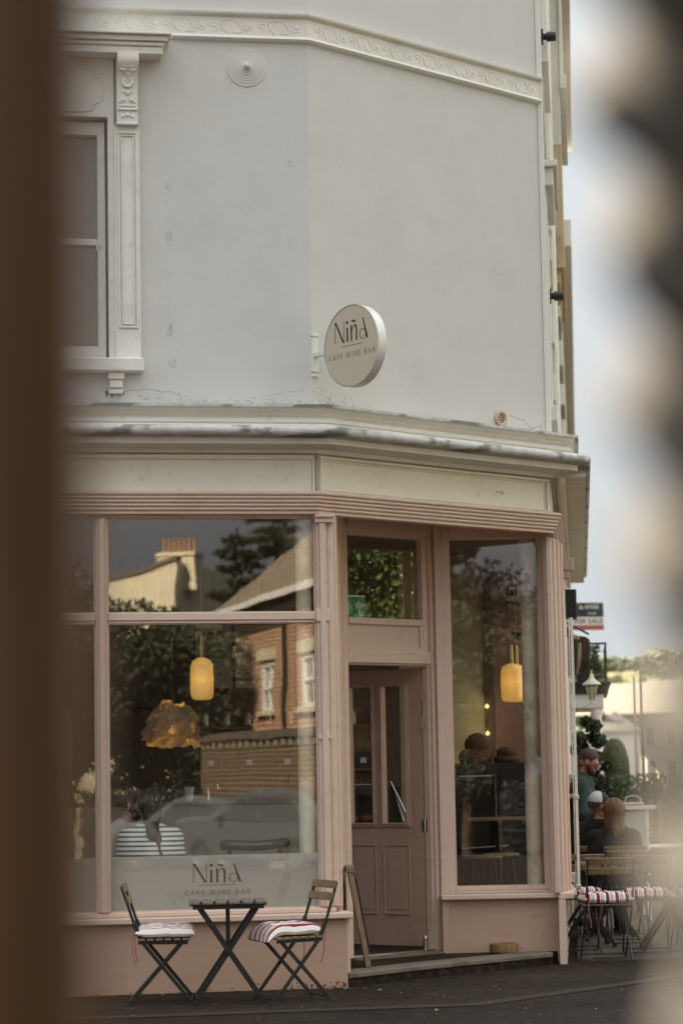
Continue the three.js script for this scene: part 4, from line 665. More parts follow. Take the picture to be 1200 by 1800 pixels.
{ // wall meter and stools
  const m = thing('wall_meter', 'pale hexagonal meter box on the brown wall behind the tall window', 'meter', [1.69, 3.40, -24.36], 8 * D), hx = []; for (let k = 0; k < 6; k++) hx.push([0.125 * Math.cos(k * 60 * D), 0.115 * Math.sin(k * 60 * D)]);
  part('meter_case', extr(poly(hx), 0.06, 0.008), mat([0.52, 0.48, 0.40], 0.5), m); part('dial', bx(-0.055, 0.055, -0.055, 0.055, 0.069, 0.075, 0.004), M.black, m); part('dial_plate', bx(-0.035, 0.035, 0.01, 0.03, 0.0752, 0.077), M.white, m); part('meter_base', bx(-0.06, 0.06, -0.14, -0.1, 0, 0.05, 0.006), M.black, m);
  const sp = thing('wall_speaker', 'small black wall speaker under the hexagonal meter', 'speaker', [1.74, 2.95, -24.36], 8 * D); part('speaker_case', rod([-0.05, 0, 0], [0.05, -0.02, 0.03], 0.035, 0.04, 14), M.black, sp);
  const mkS = (x, z, lab) => { const s = thing('bar_stool', lab, 'stool', [x, 0.11, z]); part('seat', lathe([[0, 0.72], [0.16, 0.72], [0.17, 0.735], [0.165, 0.755], [0, 0.76]], 24), M.slat, s); for (const [a, b] of [[1, 1], [1, -1], [-1, 1], [-1, -1]]) part('leg', rod([a * 0.17, 0, b * 0.17], [a * 0.09, 0.72, b * 0.09], 0.011), M.steel, s); part('foot_ring', (() => { const g = new THREE.TorusGeometry(0.19, 0.008, 6, 24); g.rotateX(Math.PI / 2); g.translate(0, 0.26, 0); return uvBox(g); })(), M.steel, s); };
  mkS(1.18, -21.35, 'bar stool with round wooden seat right behind the tall window'); mkS(1.36, -21.75, 'bar stool with round wooden seat farther in, before the black oven');
  const tb = thing('high_table', 'narrow wooden window table behind the tall window', 'table', [1.36, 0.11, -22.0]); part('tabletop', bx(-0.28, 0.28, 1.04, 1.07, -0.15, 0.15, 0.006), M.slat, tb); part('leg', rod([0, 0.02, 0], [0, 1.04, 0], 0.025), M.steel, tb); part('base', lathe([[0, 0], [0.2, 0], [0.2, 0.02], [0.03, 0.03], [0, 0.03]], 20), M.steel, tb);
}
{ // chair back rising above the film
  const c = thing('leather_chair', 'dark leather chair with curved backrest rising above the window film', 'chair', [-0.73, 0.11, -19.25]); const lm = mat([0.035, 0.02, 0.014], 0.35, { clearcoat: 0.4 });
  part('backrest', tube([[-0.25, 0.94, 0], [-0.2, 0.945, 0.05], [0, 0.935, 0.08], [0.2, 0.95, 0.05], [0.25, 0.955, 0]], 0.04, 30, 10), lm, c);
  for (const x of [-0.2, 0.2]) { part('back_post', rod([x, 0.45, 0], [x, 0.93, 0.04], 0.016), M.black, c); part('leg', rod([x, 0, 0], [x, 0.45, 0], 0.018), M.black, c); part('leg', rod([x, 0, -0.42], [x, 0.45, -0.4], 0.018), M.black, c); }
  part('seat', bx(-0.24, 0.24, 0.43, 0.48, -0.45, 0.02, 0.02), lm, c);
}
// ------------------------------------------------------------------ people: a smooth field round tapered bones, meshed by surface nets
function netMesh(f, lo, hi, cell) {
  const n = [0, 1, 2].map(k => Math.ceil((hi[k] - lo[k]) / cell) + 1), [nx, ny, nz] = n, F = new Float32Array(nx * ny * nz), id = new Int32Array(nx * ny * nz).fill(-1), ix = (i, j, k) => (k * ny + j) * nx + i;
  for (let k = 0; k < nz; k++) for (let j = 0; j < ny; j++) for (let i = 0; i < nx; i++) F[ix(i, j, k)] = f(lo[0] + i * cell, lo[1] + j * cell, lo[2] + k * cell);
  const pos = [], nor = [], idx = [];
  for (let k = 0; k < nz - 1; k++) for (let j = 0; j < ny - 1; j++) for (let i = 0; i < nx - 1; i++) {
    let m = 0, sx = 0, sy = 0, sz = 0, c = 0; const v = [];
    for (let q = 0; q < 8; q++) { const w = F[ix(i + (q & 1), j + ((q >> 1) & 1), k + (q >> 2))]; v.push(w); if (w < 0) m |= 1 << q; }
    if (m === 0 || m === 255) continue;
    for (let a = 0; a < 8; a++) for (const b of [1, 2, 4]) if (!(a & b)) { const e = a | b; if ((v[a] < 0) !== (v[e] < 0)) { const t = v[a] / (v[a] - v[e]); sx += (a & 1) + (b === 1 ? t : 0); sy += ((a >> 1) & 1) + (b === 2 ? t : 0); sz += (a >> 2) + (b === 4 ? t : 0); c++; } }
    id[ix(i, j, k)] = pos.length / 3; const x = lo[0] + (i + sx / c) * cell, y = lo[1] + (j + sy / c) * cell, z = lo[2] + (k + sz / c) * cell; pos.push(x, y, z);
    const e = cell * 0.6, g = [f(x + e, y, z) - f(x - e, y, z), f(x, y + e, z) - f(x, y - e, z), f(x, y, z + e) - f(x, y, z - e)], L = Math.hypot(...g) || 1; nor.push(g[0] / L, g[1] / L, g[2] / L);
  }
  for (let k = 1; k < nz - 1; k++) for (let j = 1; j < ny - 1; j++) for (let i = 1; i < nx - 1; i++) {
    const a = F[ix(i, j, k)] < 0;
    const quad = (p, q, r, s, flip) => { if (p < 0 || q < 0 || r < 0 || s < 0) return; flip ? idx.push(p, q, r, p, r, s) : idx.push(p, r, q, p, s, r); };
    if (a !== F[ix(i + 1, j, k)] < 0) quad(id[ix(i, j - 1, k - 1)], id[ix(i, j, k - 1)], id[ix(i, j, k)], id[ix(i, j - 1, k)], a);
    if (a !== F[ix(i, j + 1, k)] < 0) quad(id[ix(i - 1, j, k - 1)], id[ix(i - 1, j, k)], id[ix(i, j, k)], id[ix(i, j, k - 1)], a);
    if (a !== F[ix(i, j, k + 1)] < 0) quad(id[ix(i - 1, j - 1, k)], id[ix(i, j - 1, k)], id[ix(i, j, k)], id[ix(i - 1, j, k)], a);
  }
  const g = new THREE.BufferGeometry(); g.setAttribute('position', new THREE.Float32BufferAttribute(pos, 3)); g.setAttribute('normal', new THREE.Float32BufferAttribute(nor, 3)); g.setIndex(idx);
  const uv = new Float32Array(pos.length / 3 * 2); for (let i = 0; i < pos.length / 3; i++) { uv[i * 2] = pos[i * 3] + pos[i * 3 + 2] * 0.6; uv[i * 2 + 1] = pos[i * 3 + 1]; } g.setAttribute('uv', new THREE.BufferAttribute(uv, 2)); return g;
}
function field(bones, k = 0.03) {                          // [[a, b, ra, rb, flat?]]
  const B = bones.map(([a, b, ra, rb, fz = 1]) => ({ a, d: [b[0] - a[0], b[1] - a[1], b[2] - a[2]], ra, rb, fz })); for (const q of B) q.l = q.d[0] ** 2 + q.d[1] ** 2 + q.d[2] ** 2 || 1e-9;
  return (x, y, z) => { let s = 1e3; for (const q of B) { const px = x - q.a[0], py = y - q.a[1], pz = z - q.a[2]; let t = (px * q.d[0] + py * q.d[1] + pz * q.d[2]) / q.l; t = t < 0 ? 0 : t > 1 ? 1 : t; const ex = px - t * q.d[0], ey = py - t * q.d[1], ez = (pz - t * q.d[2]) / q.fz; const d = Math.sqrt(ex * ex + ey * ey + ez * ez) - (q.ra + (q.rb - q.ra) * t); const h = Math.max(k - Math.abs(s - d), 0) / k; s = Math.min(s, d) - h * h * k * 0.25; } return s; };
}
function boneMesh(bones, cell, k, cut, streak = 0) {
  const lo = [1e9, 1e9, 1e9], hi = [-1e9, -1e9, -1e9]; for (const [a, b, ra, rb] of bones) for (const [p, r] of [[a, ra], [b, rb]]) for (let q = 0; q < 3; q++) { lo[q] = Math.min(lo[q], p[q] - r - 0.04); hi[q] = Math.max(hi[q], p[q] + r + 0.04); }
  const f0 = field(bones, k), f = streak ? (x, y, z) => f0(x, y, z) + streak * (Math.sin(Math.atan2(x, z + 0.02) * 26 + y * 14) * 0.6 + Math.sin(Math.atan2(x, z + 0.02) * 41 - y * 30 + 2) * 0.4) : f0; return netMesh(cut ? (x, y, z) => Math.max(f(x, y, z), cut(x, y, z)) : f, lo, hi, cell);
}
// head looking along +z, chin near y 0, crown near 0.235; then placed
const headBones = [[[0, 0.135, -0.005], [0, 0.14, -0.03], 0.082, 0.088], [[0, 0.06, 0.025], [0, 0.10, 0.02], 0.052, 0.066], [[0, 0.032, 0.05], [0, 0.03, 0.055], 0.03, 0.028], [[-0.035, 0.045, 0.01], [0.035, 0.045, 0.01], 0.036, 0.036], [[0, 0.115, 0.086], [0, 0.078, 0.104], 0.01, 0.016], [[-0.032, 0.127, 0.066], [0.032, 0.127, 0.066], 0.022, 0.022], [[-0.02, 0.052, 0.076], [0.02, 0.052, 0.076], 0.011, 0.011], [[-0.082, 0.12, -0.012], [-0.086, 0.09, -0.008], 0.016, 0.011], [[0.082, 0.12, -0.012], [0.086, 0.09, -0.008], 0.016, 0.011]];
function headM(yaw, pitch, pos) { return new THREE.Matrix4().makeTranslation(...pos).multiply(new THREE.Matrix4().makeRotationFromEuler(new THREE.Euler(pitch, yaw, 0, 'YXZ'))); }
function handGeo(side, curl = 0.5) {                       // wrist at origin, fingers along +y, palm faces +z
  const b = [[[0, 0, 0], [0, 0.08, 0], 0.024, 0.03, 0.55], [[-0.022, 0.03, 0], [-0.024, 0.085, 0], 0.014, 0.014], [[0.022, 0.03, 0], [0.024, 0.085, 0], 0.014, 0.014]];
  [[-0.03, 0.07], [-0.01, 0.08], [0.01, 0.075], [0.03, 0.058]].forEach(([x, L]) => { let y = 0.085, z = 0, a = 0; for (const [f, r] of [[0.45, 0.0092], [0.32, 0.0085], [0.23, 0.0075]]) { a += curl; const y2 = y + L * f * Math.cos(a), z2 = z + L * f * Math.sin(a); b.push([[x, y, z], [x * 1.03, y2, z2], r, r * 0.93]); y = y2; z = z2; } });
  b.push([[-0.024 * side, 0.02, 0.006], [-0.05 * side, 0.055, 0.018], 0.013, 0.011], [[-0.05 * side, 0.055, 0.018], [-0.05 * side, 0.09, 0.034], 0.0105, 0.0085]); return boneMesh(b, 0.004, 0.006);
}
const plainUV = g => { const n = g.index ? g.toNonIndexed() : g; for (const k of Object.keys(n.attributes)) if (!['position', 'normal', 'uv'].includes(k)) n.deleteAttribute(k); return n; };
function orientY(dir, up, pos) { const y = V(...dir).normalize(), z = V(...up); z.sub(y.clone().multiplyScalar(z.dot(y))).normalize(); return new THREE.Matrix4().makeBasis(new THREE.Vector3().crossVectors(y, z), y, z).setPosition(...pos); }
function person(label, pos, turn, o) {                     // o: bones (skin), head {yaw,pitch,pos}, hands [[pos,dir,palm,side,curl]], wear [[name,bones,material,cell,cut]], hair fn
  const p = thing('person', label, 'person', pos, turn), gs = [plainUV(boneMesh(o.bones, 0.014, 0.04))];
  const HM = headM(o.head.yaw, o.head.pitch, o.head.pos); gs.push(plainUV(at(boneMesh(headBones, 0.005, 0.018), HM)));
  for (const [hp, dir, palm, side, curl] of o.hands || []) gs.push(plainUV(at(handGeo(side, curl), orientY(dir, palm, hp))));
  part('body', mergeGeometries(gs), mat(o.skin || [0.42, 0.22, 0.15], 0.6), p);
  for (const [name, bones, m, cell = 0.014, cut] of o.wear) part(name, boneMesh(bones, cell, 0.045, cut), m, p);
  for (const [name, bones, m, cut, kk] of o.hair || []) part(name, at(boneMesh(bones, 0.005, kk || 0.02, cut, /hair|beard/.test(name) ? 0.004 : 0), HM), m, p);
  for (const [name, geo, m] of o.extra || []) part(name, at(geo, HM), m, p);
  return p;
}
const cap = [[[0, 0.15, -0.005], [0, 0.155, -0.032], 0.093, 0.098], [[0, 0.11, -0.06], [0, 0.07, -0.06], 0.06, 0.05]], capCut = (x, y, z) => -(y - (0.085 + Math.max(0, z + 0.01) * 0.95));
const dkHair = mat([0.035, 0.02, 0.012], 0.55, { map: 'wood' });
// body bones for a standing / seated trunk: hips at y0, facing +z
function trunk(y0, lean, w = 1) { const c = (t, f = 0) => [0, y0 + 0.52 * t, lean * t + f]; return [[[-0.09 * w, y0, 0], [0.09 * w, y0, 0], 0.125, 0.125, 0.85], [c(0.1), c(0.5), 0.135 * w, 0.14 * w, 0.75], [[-0.1 * w, y0 + 0.36, lean * 0.7], [0.1 * w, y0 + 0.36, lean * 0.7], 0.125, 0.125, 0.8], [[-0.17 * w, y0 + 0.47, lean * 0.9], [0.17 * w, y0 + 0.47, lean * 0.9], 0.062, 0.062], [[-0.05, y0 + 0.5, lean * 0.95], [0.05, y0 + 0.5, lean * 0.95], 0.075, 0.075]]; }
const infl = (b, r) => b.map(([a, c, ra, rb, f]) => [a, c, ra + r, rb + r, f]);
function limb(...ps) { const out = []; for (let i = 0; i < ps.length - 1; i++) out.push([ps[i][0], ps[i + 1][0], ps[i][1], ps[i + 1][1]]); return out; }

for (const [x, y, z, l] of [[1.42, 2.24, -24.3, 'upper of two tiny warm bulbs on the olive wall'], [1.42, 1.97, -24.3, 'lower of two tiny warm bulbs on the olive wall']]) {
  const b = thing('wall_bulb', l, 'lamp', [x, y, z]); part('bulb', uvBox(new THREE.SphereGeometry(0.022, 12, 10)), new THREE.MeshStandardMaterial({ color: 0x000000, emissive: lin(1, 0.66, 0.25), emissiveIntensity: 0.3 }), b); part('holder', rod([0, 0.02, 0], [0, 0.05, -0.08], 0.012), M.brass, b);
  const q = new THREE.PointLight(lin(1, 0.75, 0.45), 0.01, 0, 2); q.shadow.radius = 1.1; q.castShadow = true; b.add(q);
}
// ---- the people inside, at the window
function seated(label, pos, turn, { top, legs, skin, headYaw = 0, headPitch = 0.1, hair, armL, armR, lean = 0.08, extra, hands, sleeve = 1, build = 1 }) {
  const y0 = 0.55, tr = trunk(y0, lean, build), sh = (s) => [0.185 * s * build, y0 + 0.465, lean * 0.9];
  const aL = armL || [[0.24, y0 + 0.2, 0.06], [0.12, y0 + 0.2, 0.3]], aR = armR || [[-0.24, y0 + 0.2, 0.06], [-0.12, y0 + 0.2, 0.3]];
  const arms = [...limb([sh(1), 0.052], [aL[0], 0.043], [aL[1], 0.03]), ...limb([sh(-1), 0.052], [aR[0], 0.043], [aR[1], 0.03])];
  const lg = [...limb([[0.1, y0 - 0.02, 0.02], 0.088], [[0.13, y0 - 0.03, 0.44], 0.06], [[0.12, 0.09, 0.42], 0.042]), ...limb([[-0.1, y0 - 0.02, 0.02], 0.088], [[-0.13, y0 - 0.03, 0.44], 0.06], [[-0.12, 0.09, 0.42], 0.042])];
  const feet = [...limb([[0.12, 0.06, 0.4], 0.045], [[0.13, 0.035, 0.56], 0.034]), ...limb([[-0.12, 0.06, 0.4], 0.045], [[-0.13, 0.035, 0.56], 0.034])];
  const neck = [[[0, y0 + 0.48, lean * 0.95], [0, y0 + 0.6, lean + 0.02], 0.055, 0.052]];
  const slv = arms.filter((_, i) => sleeve > 0.9 || i % 2 === 0);
  const hd = (p, e) => { const d = V(...p).sub(V(...e)).normalize(); return [p, [d.x, d.y, d.z], [0, -1, 0.01], p[0] > 0 ? 1 : -1, 0.45]; };
  return person(label, pos, turn, { bones: [...tr, ...neck, ...arms, ...lg, ...feet], skin, head: { yaw: headYaw, pitch: headPitch, pos: [0, y0 + 0.585, lean + 0.02] }, hands: hands || [hd(aL[1], aL[0]), hd(aR[1], aR[0])],
    wear: [['top', infl([...tr, ...slv], 0.016), top], ['trousers', infl([...lg, tr[0]], 0.014), legs], ['shoes', infl(feet, 0.012), M.black, 0.012]], hair, extra });
}
const stripeShirt = (() => { const c = document.createElement('canvas'); c.width = 16; c.height = 128; const x = c.getContext('2d'); x.fillStyle = 'rgb(214,213,205)'; x.fillRect(0, 0, 16, 128); x.fillStyle = 'rgb(78,96,96)'; x.fillRect(0, 20, 16, 50); const t = new THREE.CanvasTexture(c); t.colorSpace = THREE.SRGBColorSpace; t.wrapS = t.wrapT = THREE.RepeatWrapping; t.repeat.set(4, 1 / 0.036); const m = new THREE.MeshPhysicalMaterial({ map: t, roughness: 0.95 }); return m; })();
const jeans = mat([0.06, 0.075, 0.095], 0.9, { map: 'fabric' }), dkCloth = mat([0.012, 0.011, 0.01], 0.95, { map: 'fabric', bump: 'plasterBump', bs: 0.05, rep: 3 }), paleCloth = mat([0.62, 0.58, 0.52], 0.9, { map: 'fabric' });
seated('person in a striped shirt with long dark hair, seated with back to the window', [-1.53, 0.11, -18.8], Math.PI - 6 * D, { top: stripeShirt, legs: jeans, headYaw: 0.3, hair: [['hair', [...infl(cap, 0.006), [[0, 0.05, -0.07], [0, -0.1, -0.11], 0.055, 0.05], [[-0.03, -0.1, -0.12], [-0.07, -0.3, -0.15], 0.03, 0.016], [[0, 0.1, -0.05], [0, 0.04, -0.06], 0.085, 0.07]], dkHair, capCut && ((x, y, z) => z > -0.03 ? capCut(x, y, z) : -1)]] });
seated('bearded person in a pale shirt facing their companion at the window table', [-1.79, 0.14, -19.2], 48 * D, { top: paleCloth, legs: dkCloth, headYaw: 0.85, headPitch: 0.15, hair: [['hair', infl(cap, 0.004), dkHair, capCut], ['beard', [[[0, 0.035, 0.05], [0, 0.03, 0.055], 0.042, 0.04], [[-0.06, 0.07, 0.02], [-0.035, 0.035, 0.045], 0.03, 0.034], [[0.06, 0.07, 0.02], [0.035, 0.035, 0.045], 0.03, 0.034]], dkHair]] });
for (const [x, z, t, l] of [[-1.53, -18.8, Math.PI, 'plain wooden stool under the person in the striped shirt'], [-1.79, -19.2, 0, 'plain wooden stool under the bearded person inside']]) { const s = thing('wooden_stool', l, 'stool', [x, 0.11, z]); part('seat', bx(-0.18, 0.18, 0.38, 0.42, -0.17, 0.17, 0.01), M.oldwood, s); for (const [a, b] of [[1, 1], [1, -1], [-1, 1], [-1, -1]]) part('leg', rod([a * 0.16, 0, b * 0.15], [a * 0.13, 0.38, b * 0.12], 0.016), M.oldwood, s); }
{ const t = thing('cafe_table', 'small round cafe table between the two people inside', 'table', [-1.30, 0.11, -19.4]); part('tabletop', lathe([[0, 0.7], [0.26, 0.7], [0.27, 0.71], [0.26, 0.725], [0, 0.73]], 28), M.oldwood, t); part('leg', rod([0, 0, 0], [0, 0.7, 0], 0.025), M.black, t); part('base', lathe([[0, 0], [0.2, 0], [0.19, 0.02], [0, 0.03]], 20), M.black, t); }
// ------------------------------------------------------------------ vegetation helpers
function leaves(n, sample, size, seed, tone = [1, 1, 1], flat = 0) {   // small folded leaves spread through a volume
  const r = rng(seed), pos = new Float32Array(n * 18), col = new Float32Array(n * 18), uv = new Float32Array(n * 12); const a = V(0, 0, 0), b = V(0, 0, 0), c = V(0, 0, 0);
  for (let i = 0; i < n; i++) {
    const p = sample(r); const s = size * (0.55 + 0.9 * r()); a.set(r() - 0.5, (r() - 0.5) * (flat ? 0.35 : 1) - 0.15, r() - 0.5).normalize(); b.set(r() - 0.5, (r() - 0.5) * (1 - flat), r() - 0.5); b.sub(a.clone().multiplyScalar(b.dot(a))).normalize(); c.crossVectors(a, b).multiplyScalar(0.12 * s);
    const A = [p[0] - a.x * s * 0.5, p[1] - a.y * s * 0.5, p[2] - a.z * s * 0.5], B = [p[0] + a.x * s * 0.5, p[1] + a.y * s * 0.5, p[2] + a.z * s * 0.5], L = [p[0] + b.x * s * 0.28 + c.x, p[1] + b.y * s * 0.28 + c.y, p[2] + b.z * s * 0.28 + c.z], R = [p[0] - b.x * s * 0.28 + c.x, p[1] - b.y * s * 0.28 + c.y, p[2] - b.z * s * 0.28 + c.z];
    pos.set([...A, ...L, ...B, ...A, ...B, ...R], i * 18); const k = 0.55 + 0.9 * r(), y = 0.85 + 0.3 * r(), t = [tone[0] * k * y, tone[1] * k, tone[2] * k * (2 - y) * 0.9]; for (let q = 0; q < 6; q++) col.set(t, i * 18 + q * 3);
    uv.set([0, 0, 0.3, 0.5, 0, 1, 0, 0, 0, 1, 0.3, 0.5], i * 12);
  }
  const g = new THREE.BufferGeometry(); g.setAttribute('position', new THREE.BufferAttribute(pos, 3)); g.setAttribute('uv', new THREE.BufferAttribute(uv, 2)); g.setAttribute('color', new THREE.BufferAttribute(col, 3)); g.computeVertexNormals(); return g;
}
const leafM = (c) => new THREE.MeshPhysicalMaterial({ color: lin(...c), vertexColors: true, roughness: 0.75, transmission: 0.35, thickness: 0, side: THREE.DoubleSide });
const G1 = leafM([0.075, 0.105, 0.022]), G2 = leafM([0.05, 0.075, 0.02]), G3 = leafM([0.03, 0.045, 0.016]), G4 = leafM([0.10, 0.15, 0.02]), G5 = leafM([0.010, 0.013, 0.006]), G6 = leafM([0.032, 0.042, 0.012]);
const bark = mat([0.09, 0.065, 0.045], 0.95, { map: 'wood', bump: 'wood', bs: 0.01 });
function clumps(seed, n, R, up) { const r = rng(seed), c = []; for (let i = 0; i < n; i++) { const th = r() * 6.283, ph = Math.acos(2 * r() - 1), d = Math.pow(r(), 0.45); c.push([R[0] * d * Math.sin(ph) * Math.cos(th), up + R[1] * d * Math.cos(ph), R[2] * d * Math.sin(ph) * Math.sin(th), (0.22 + 0.2 * r()) * Math.min(R[0], R[1])]); } return (q) => { const k = c[Math.floor(q() * n)], th = q() * 6.283, ph = Math.acos(2 * q() - 1), d = k[3] * Math.pow(q(), 0.4); return [k[0] + d * Math.sin(ph) * Math.cos(th), k[1] + d * 0.8 * Math.cos(ph), k[2] + d * Math.sin(ph) * Math.sin(th)]; }; }
function tree(name, label, pos, { h, R, up, n, size, m, seed, trunk = 0.16, nc = 40 }, group) {
  const t = thing(name, label, 'tree', pos, 0, group), r = rng(seed + 5);
  const gs = [rod([0, -0.1, 0], [0.05, up * 0.75, 0.03], trunk, trunk * 0.6, 9)]; for (let k = 0; k < 7; k++) { const a = r() * 6.283, y = up * (0.4 + 0.4 * r()); gs.push(tube([[0.03, y, 0.02], [R[0] * 0.3 * Math.cos(a), y + 0.5 * R[1] * (0.3 + r() * 0.4), R[2] * 0.3 * Math.sin(a)], [R[0] * 0.7 * Math.cos(a), up + R[1] * (r() - 0.3) * 0.9, R[2] * 0.7 * Math.sin(a)]], trunk * 0.28, 8, 5)); }
  part('trunk', merge(gs), bark, t); part('crown', leaves(n, clumps(seed, nc, R, up), size, seed + 1), m, t); return t;
}
// ------------------------------------------------------------------ side street: cafe side wall, next house
const CW = (s, o, h = 0) => { const p = w2(FC, s, o); return [p[0], h, p[1]]; };
{ // upper window on the cafe's side wall
  part('side_window_surround', at(merge(bx(0.75, 0.93, 4.75, 6.7, 0.001, 0.06, 0.006), bx(1.95, 2.13, 4.75, 6.7, 0.001, 0.06, 0.006), bx(0.65, 2.25, 6.7, 6.86, 0.001, 0.12, 0.01), bx(0.6, 2.3, 6.861, 6.92, 0.001, 0.16, 0.01), bx(0.68, 2.2, 4.62, 4.75, 0.001, 0.1, 0.01), bx(0.93, 1.95, 4.75, 6.7, 0.001, 0.012)), FC), M.trim, cafe);
  part('side_window_surround', at(merge(bx(0.75, 0.93, 8.0, 10.2, 0.001, 0.07, 0.006), bx(1.95, 2.13, 8.0, 10.2, 0.001, 0.07, 0.006), bx(0.6, 2.3, 7.8, 8.0, 0.001, 0.11, 0.01), bx(2.9, 3.3, 7.5, 11.5, 0.001, 0.09, 0.02)), FC), M.trim, cafe);
}
function spotlight(s, h, lab) { const t = thing('wall_spotlight', lab, 'spotlight', CW(s, 0.0, h), YC); part('wall_plate', bx(-0.05, 0.05, -0.06, 0.06, 0.05, 0.07, 0.004), M.black, t); part('lamp_head', merge(rod([0, 0, 0.07], [0, 0, 0.15], 0.03, 0.035, 12), rod([0, 0.0, 0.1], [0, 0.0, 0.18], 0.045, 0.042, 14)), M.black, t); }
spotlight(0.45, 7.98, 'small black spotlight high on the side wall above the frieze'); spotlight(1.1, 5.80, 'small black spotlight on the side wall below the frieze');
{
  const hs = thing('terrace_house', 'white and tan stone house next to the cafe on the side street', 'house');
  const wm = mat([0.62, 0.58, 0.50], 0.85, { map: 'stone', bump: 'plasterBump', bs: 0.004 });
  part('wall', at(bx(CEND + 0.02, 16, 0, 11, -5, 0), FC), wm, hs); part('roof', at(bx(CEND, 16.1, 11, 11.3, -5.1, 0.35), FC), M.trim, hs);
  const bay = part('oriel_bay', at(merge(bx(5.4, 8.6, 6.95, 8.3, 0.001, 0.2, 0.01), bx(5.5, 8.5, 6.8, 6.95, 0.001, 0.15, 0.01), bx(5.6, 8.4, 6.68, 6.8, 0.001, 0.1, 0.01)), FC), M.stoneTan, hs);
  part('bay_cornice', at(merge(bx(5.4, 8.6, 8.301, 10.95, 0.001, 0.199, 0.01), bx(5.3, 8.7, 8.9, 9.05, 0.2, 0.27, 0.01), bx(5.35, 8.65, 9.05, 10.95, 0.2, 0.24, 0.01)), FC), M.trim, bay);
  for (let k = 0; k < 14; k++) { const w = k % 2 ? 0.34 : 0.5, h = 4.5 + k * 0.3; part('quoin', at(bx(CEND + 0.03, CEND + 0.03 + w, h, h + 0.285, 0.001, 0.045 + 0.02 * (k % 2), 0.008), FC), k % 3 === 1 ? M.stoneTan : M.trim, hs); }
  for (let k = 0; k < 3; k++) { const s = 6 + k * 3.2; const w = part('window', at(bx(s, s + 1.1, 4.9, 6.4, 0.001, 0.02), FC), mat([0.03, 0.03, 0.03], 0.1), hs); part('window_frame', at(merge(bx(s - 0.12, s, 4.8, 6.5, 0.001, 0.08), bx(s + 1.1, s + 1.22, 4.8, 6.5, 0.001, 0.08), bx(s - 0.2, s + 1.3, 6.5, 6.62, 0.001, 0.14), bx(s - 0.2, s + 1.3, 4.68, 4.8, 0.001, 0.12)), FC), M.trim, w); }
  part('side_panel', at(merge(bx(5, 5.25, 0, 3.9, 0.001, 0.08), bx(8.4, 8.6, 0, 3.9, 0.001, 0.1), bx(11.6, 11.8, 0, 3.9, 0.001, 0.1)), FC), M.white, hs);
  part('drainpipe', at(merge(rod([4.86, 0.1, 0.07], [4.86, 10.9, 0.07], 0.04, 0.04, 10), bx(4.8, 4.92, 3.5, 3.55, 0.0, 0.12), bx(4.8, 4.92, 1.5, 1.55, 0.0, 0.12)), FC), M.white, hs);
}
{ const p = CW(0.72, 0.17), s = thing('folded_screen', 'thin white folded glass screen edge by the pink shopfront', 'screen', p, YC); part('post', bx(-0.012, 0.012, 0.56, 2.9, -0.012, 0.012, 0.003), M.white, s); part('post', bx(0.03, 0.045, 0.58, 2.9, -0.03, -0.018, 0.003), M.chrome, s); part('fitting', bx(-0.02, 0.05, 1.34, 1.38, -0.03, 0.02, 0.006), M.chrome, s); part('fitting', bx(-0.02, 0.05, 0.58, 0.62, -0.03, 0.02, 0.006), M.chrome, s); }
{ const s = thing('black_box_sign', 'black box fixed to the wall past the pink shopfront', 'wall box', CW(5.0, 0.09, 3.15), YC); part('case', bx(-0.16, 0.16, 0, 0.30, 0, 0.13, 0.008), M.black, s); part('bracket', merge(bx(-0.02, 0.02, 0.1, 0.14, -0.1, 0), rod([0, 0.15, 0.13], [0, 0.16, 0.2], 0.01)), mat([0.16, 0.09, 0.05], 0.7), s); }
{ // folded awning
  const s = thing('folded_awning', 'dark brown striped awning folded against the wall of the terrace', 'awning', CW(7.4, 0.03, 2.62), YC); const am = mat([0.05, 0.03, 0.022], 0.95, { map: 'fabric' }), pm = mat([0.36, 0.28, 0.20], 0.95, { map: 'fabric' });
  for (let k = 0; k < 7; k++) { const z = 0.03 + k * 0.042; part('fold', tube([[0.1 * (k % 2), 0.68 - k * 0.05, z * 0.55], [0.03, 0.45, z], [-0.05, 0.22, z * 1.02], [0.02, 0.02 + k * 0.012, z * 0.85]], 0.034, 16, 6), k % 3 === 1 ? pm : am, s); }
  part('arm', rod([0, 0.68, 0], [0, 0.5, 0.32], 0.012), M.black, s);
}
{ // lantern
  const s = thing('wall_lantern', 'cream glazed wall lantern on the terrace below the awning', 'lantern', CW(6.9, 0.36, 2.36), YC), cl = mat([0.62, 0.56, 0.44], 0.5);
  part('glass_body', lathe([[0, 0], [0.035, 0], [0.07, 0.17], [0, 0.17]], 6), mat([0.55, 0.5, 0.38], 0.2, { transmission: 0.5, thickness: 0 }), s); part('roof', lathe([[0, 0.3], [0.015, 0.29], [0.03, 0.24], [0.11, 0.175], [0.1, 0.165], [0, 0.17]], 6), cl, s); part('finial', rod([0, 0.28, 0], [0, 0.34, 0], 0.012, 0.004), cl, s); part('bracket', tube([[0, -0.02, 0], [0, -0.08, -0.1], [0, -0.05, -0.25], [0, 0.05, -0.36]], 0.012, 14, 6), cl, s);
  for (let k = 0; k < 6; k++) { const a = k * 60 * D; part('glazing_bar', rod([0.036 * Math.cos(a), 0, 0.036 * Math.sin(a)], [0.071 * Math.cos(a), 0.17, 0.071 * Math.sin(a)], 0.005), cl, s); }
}
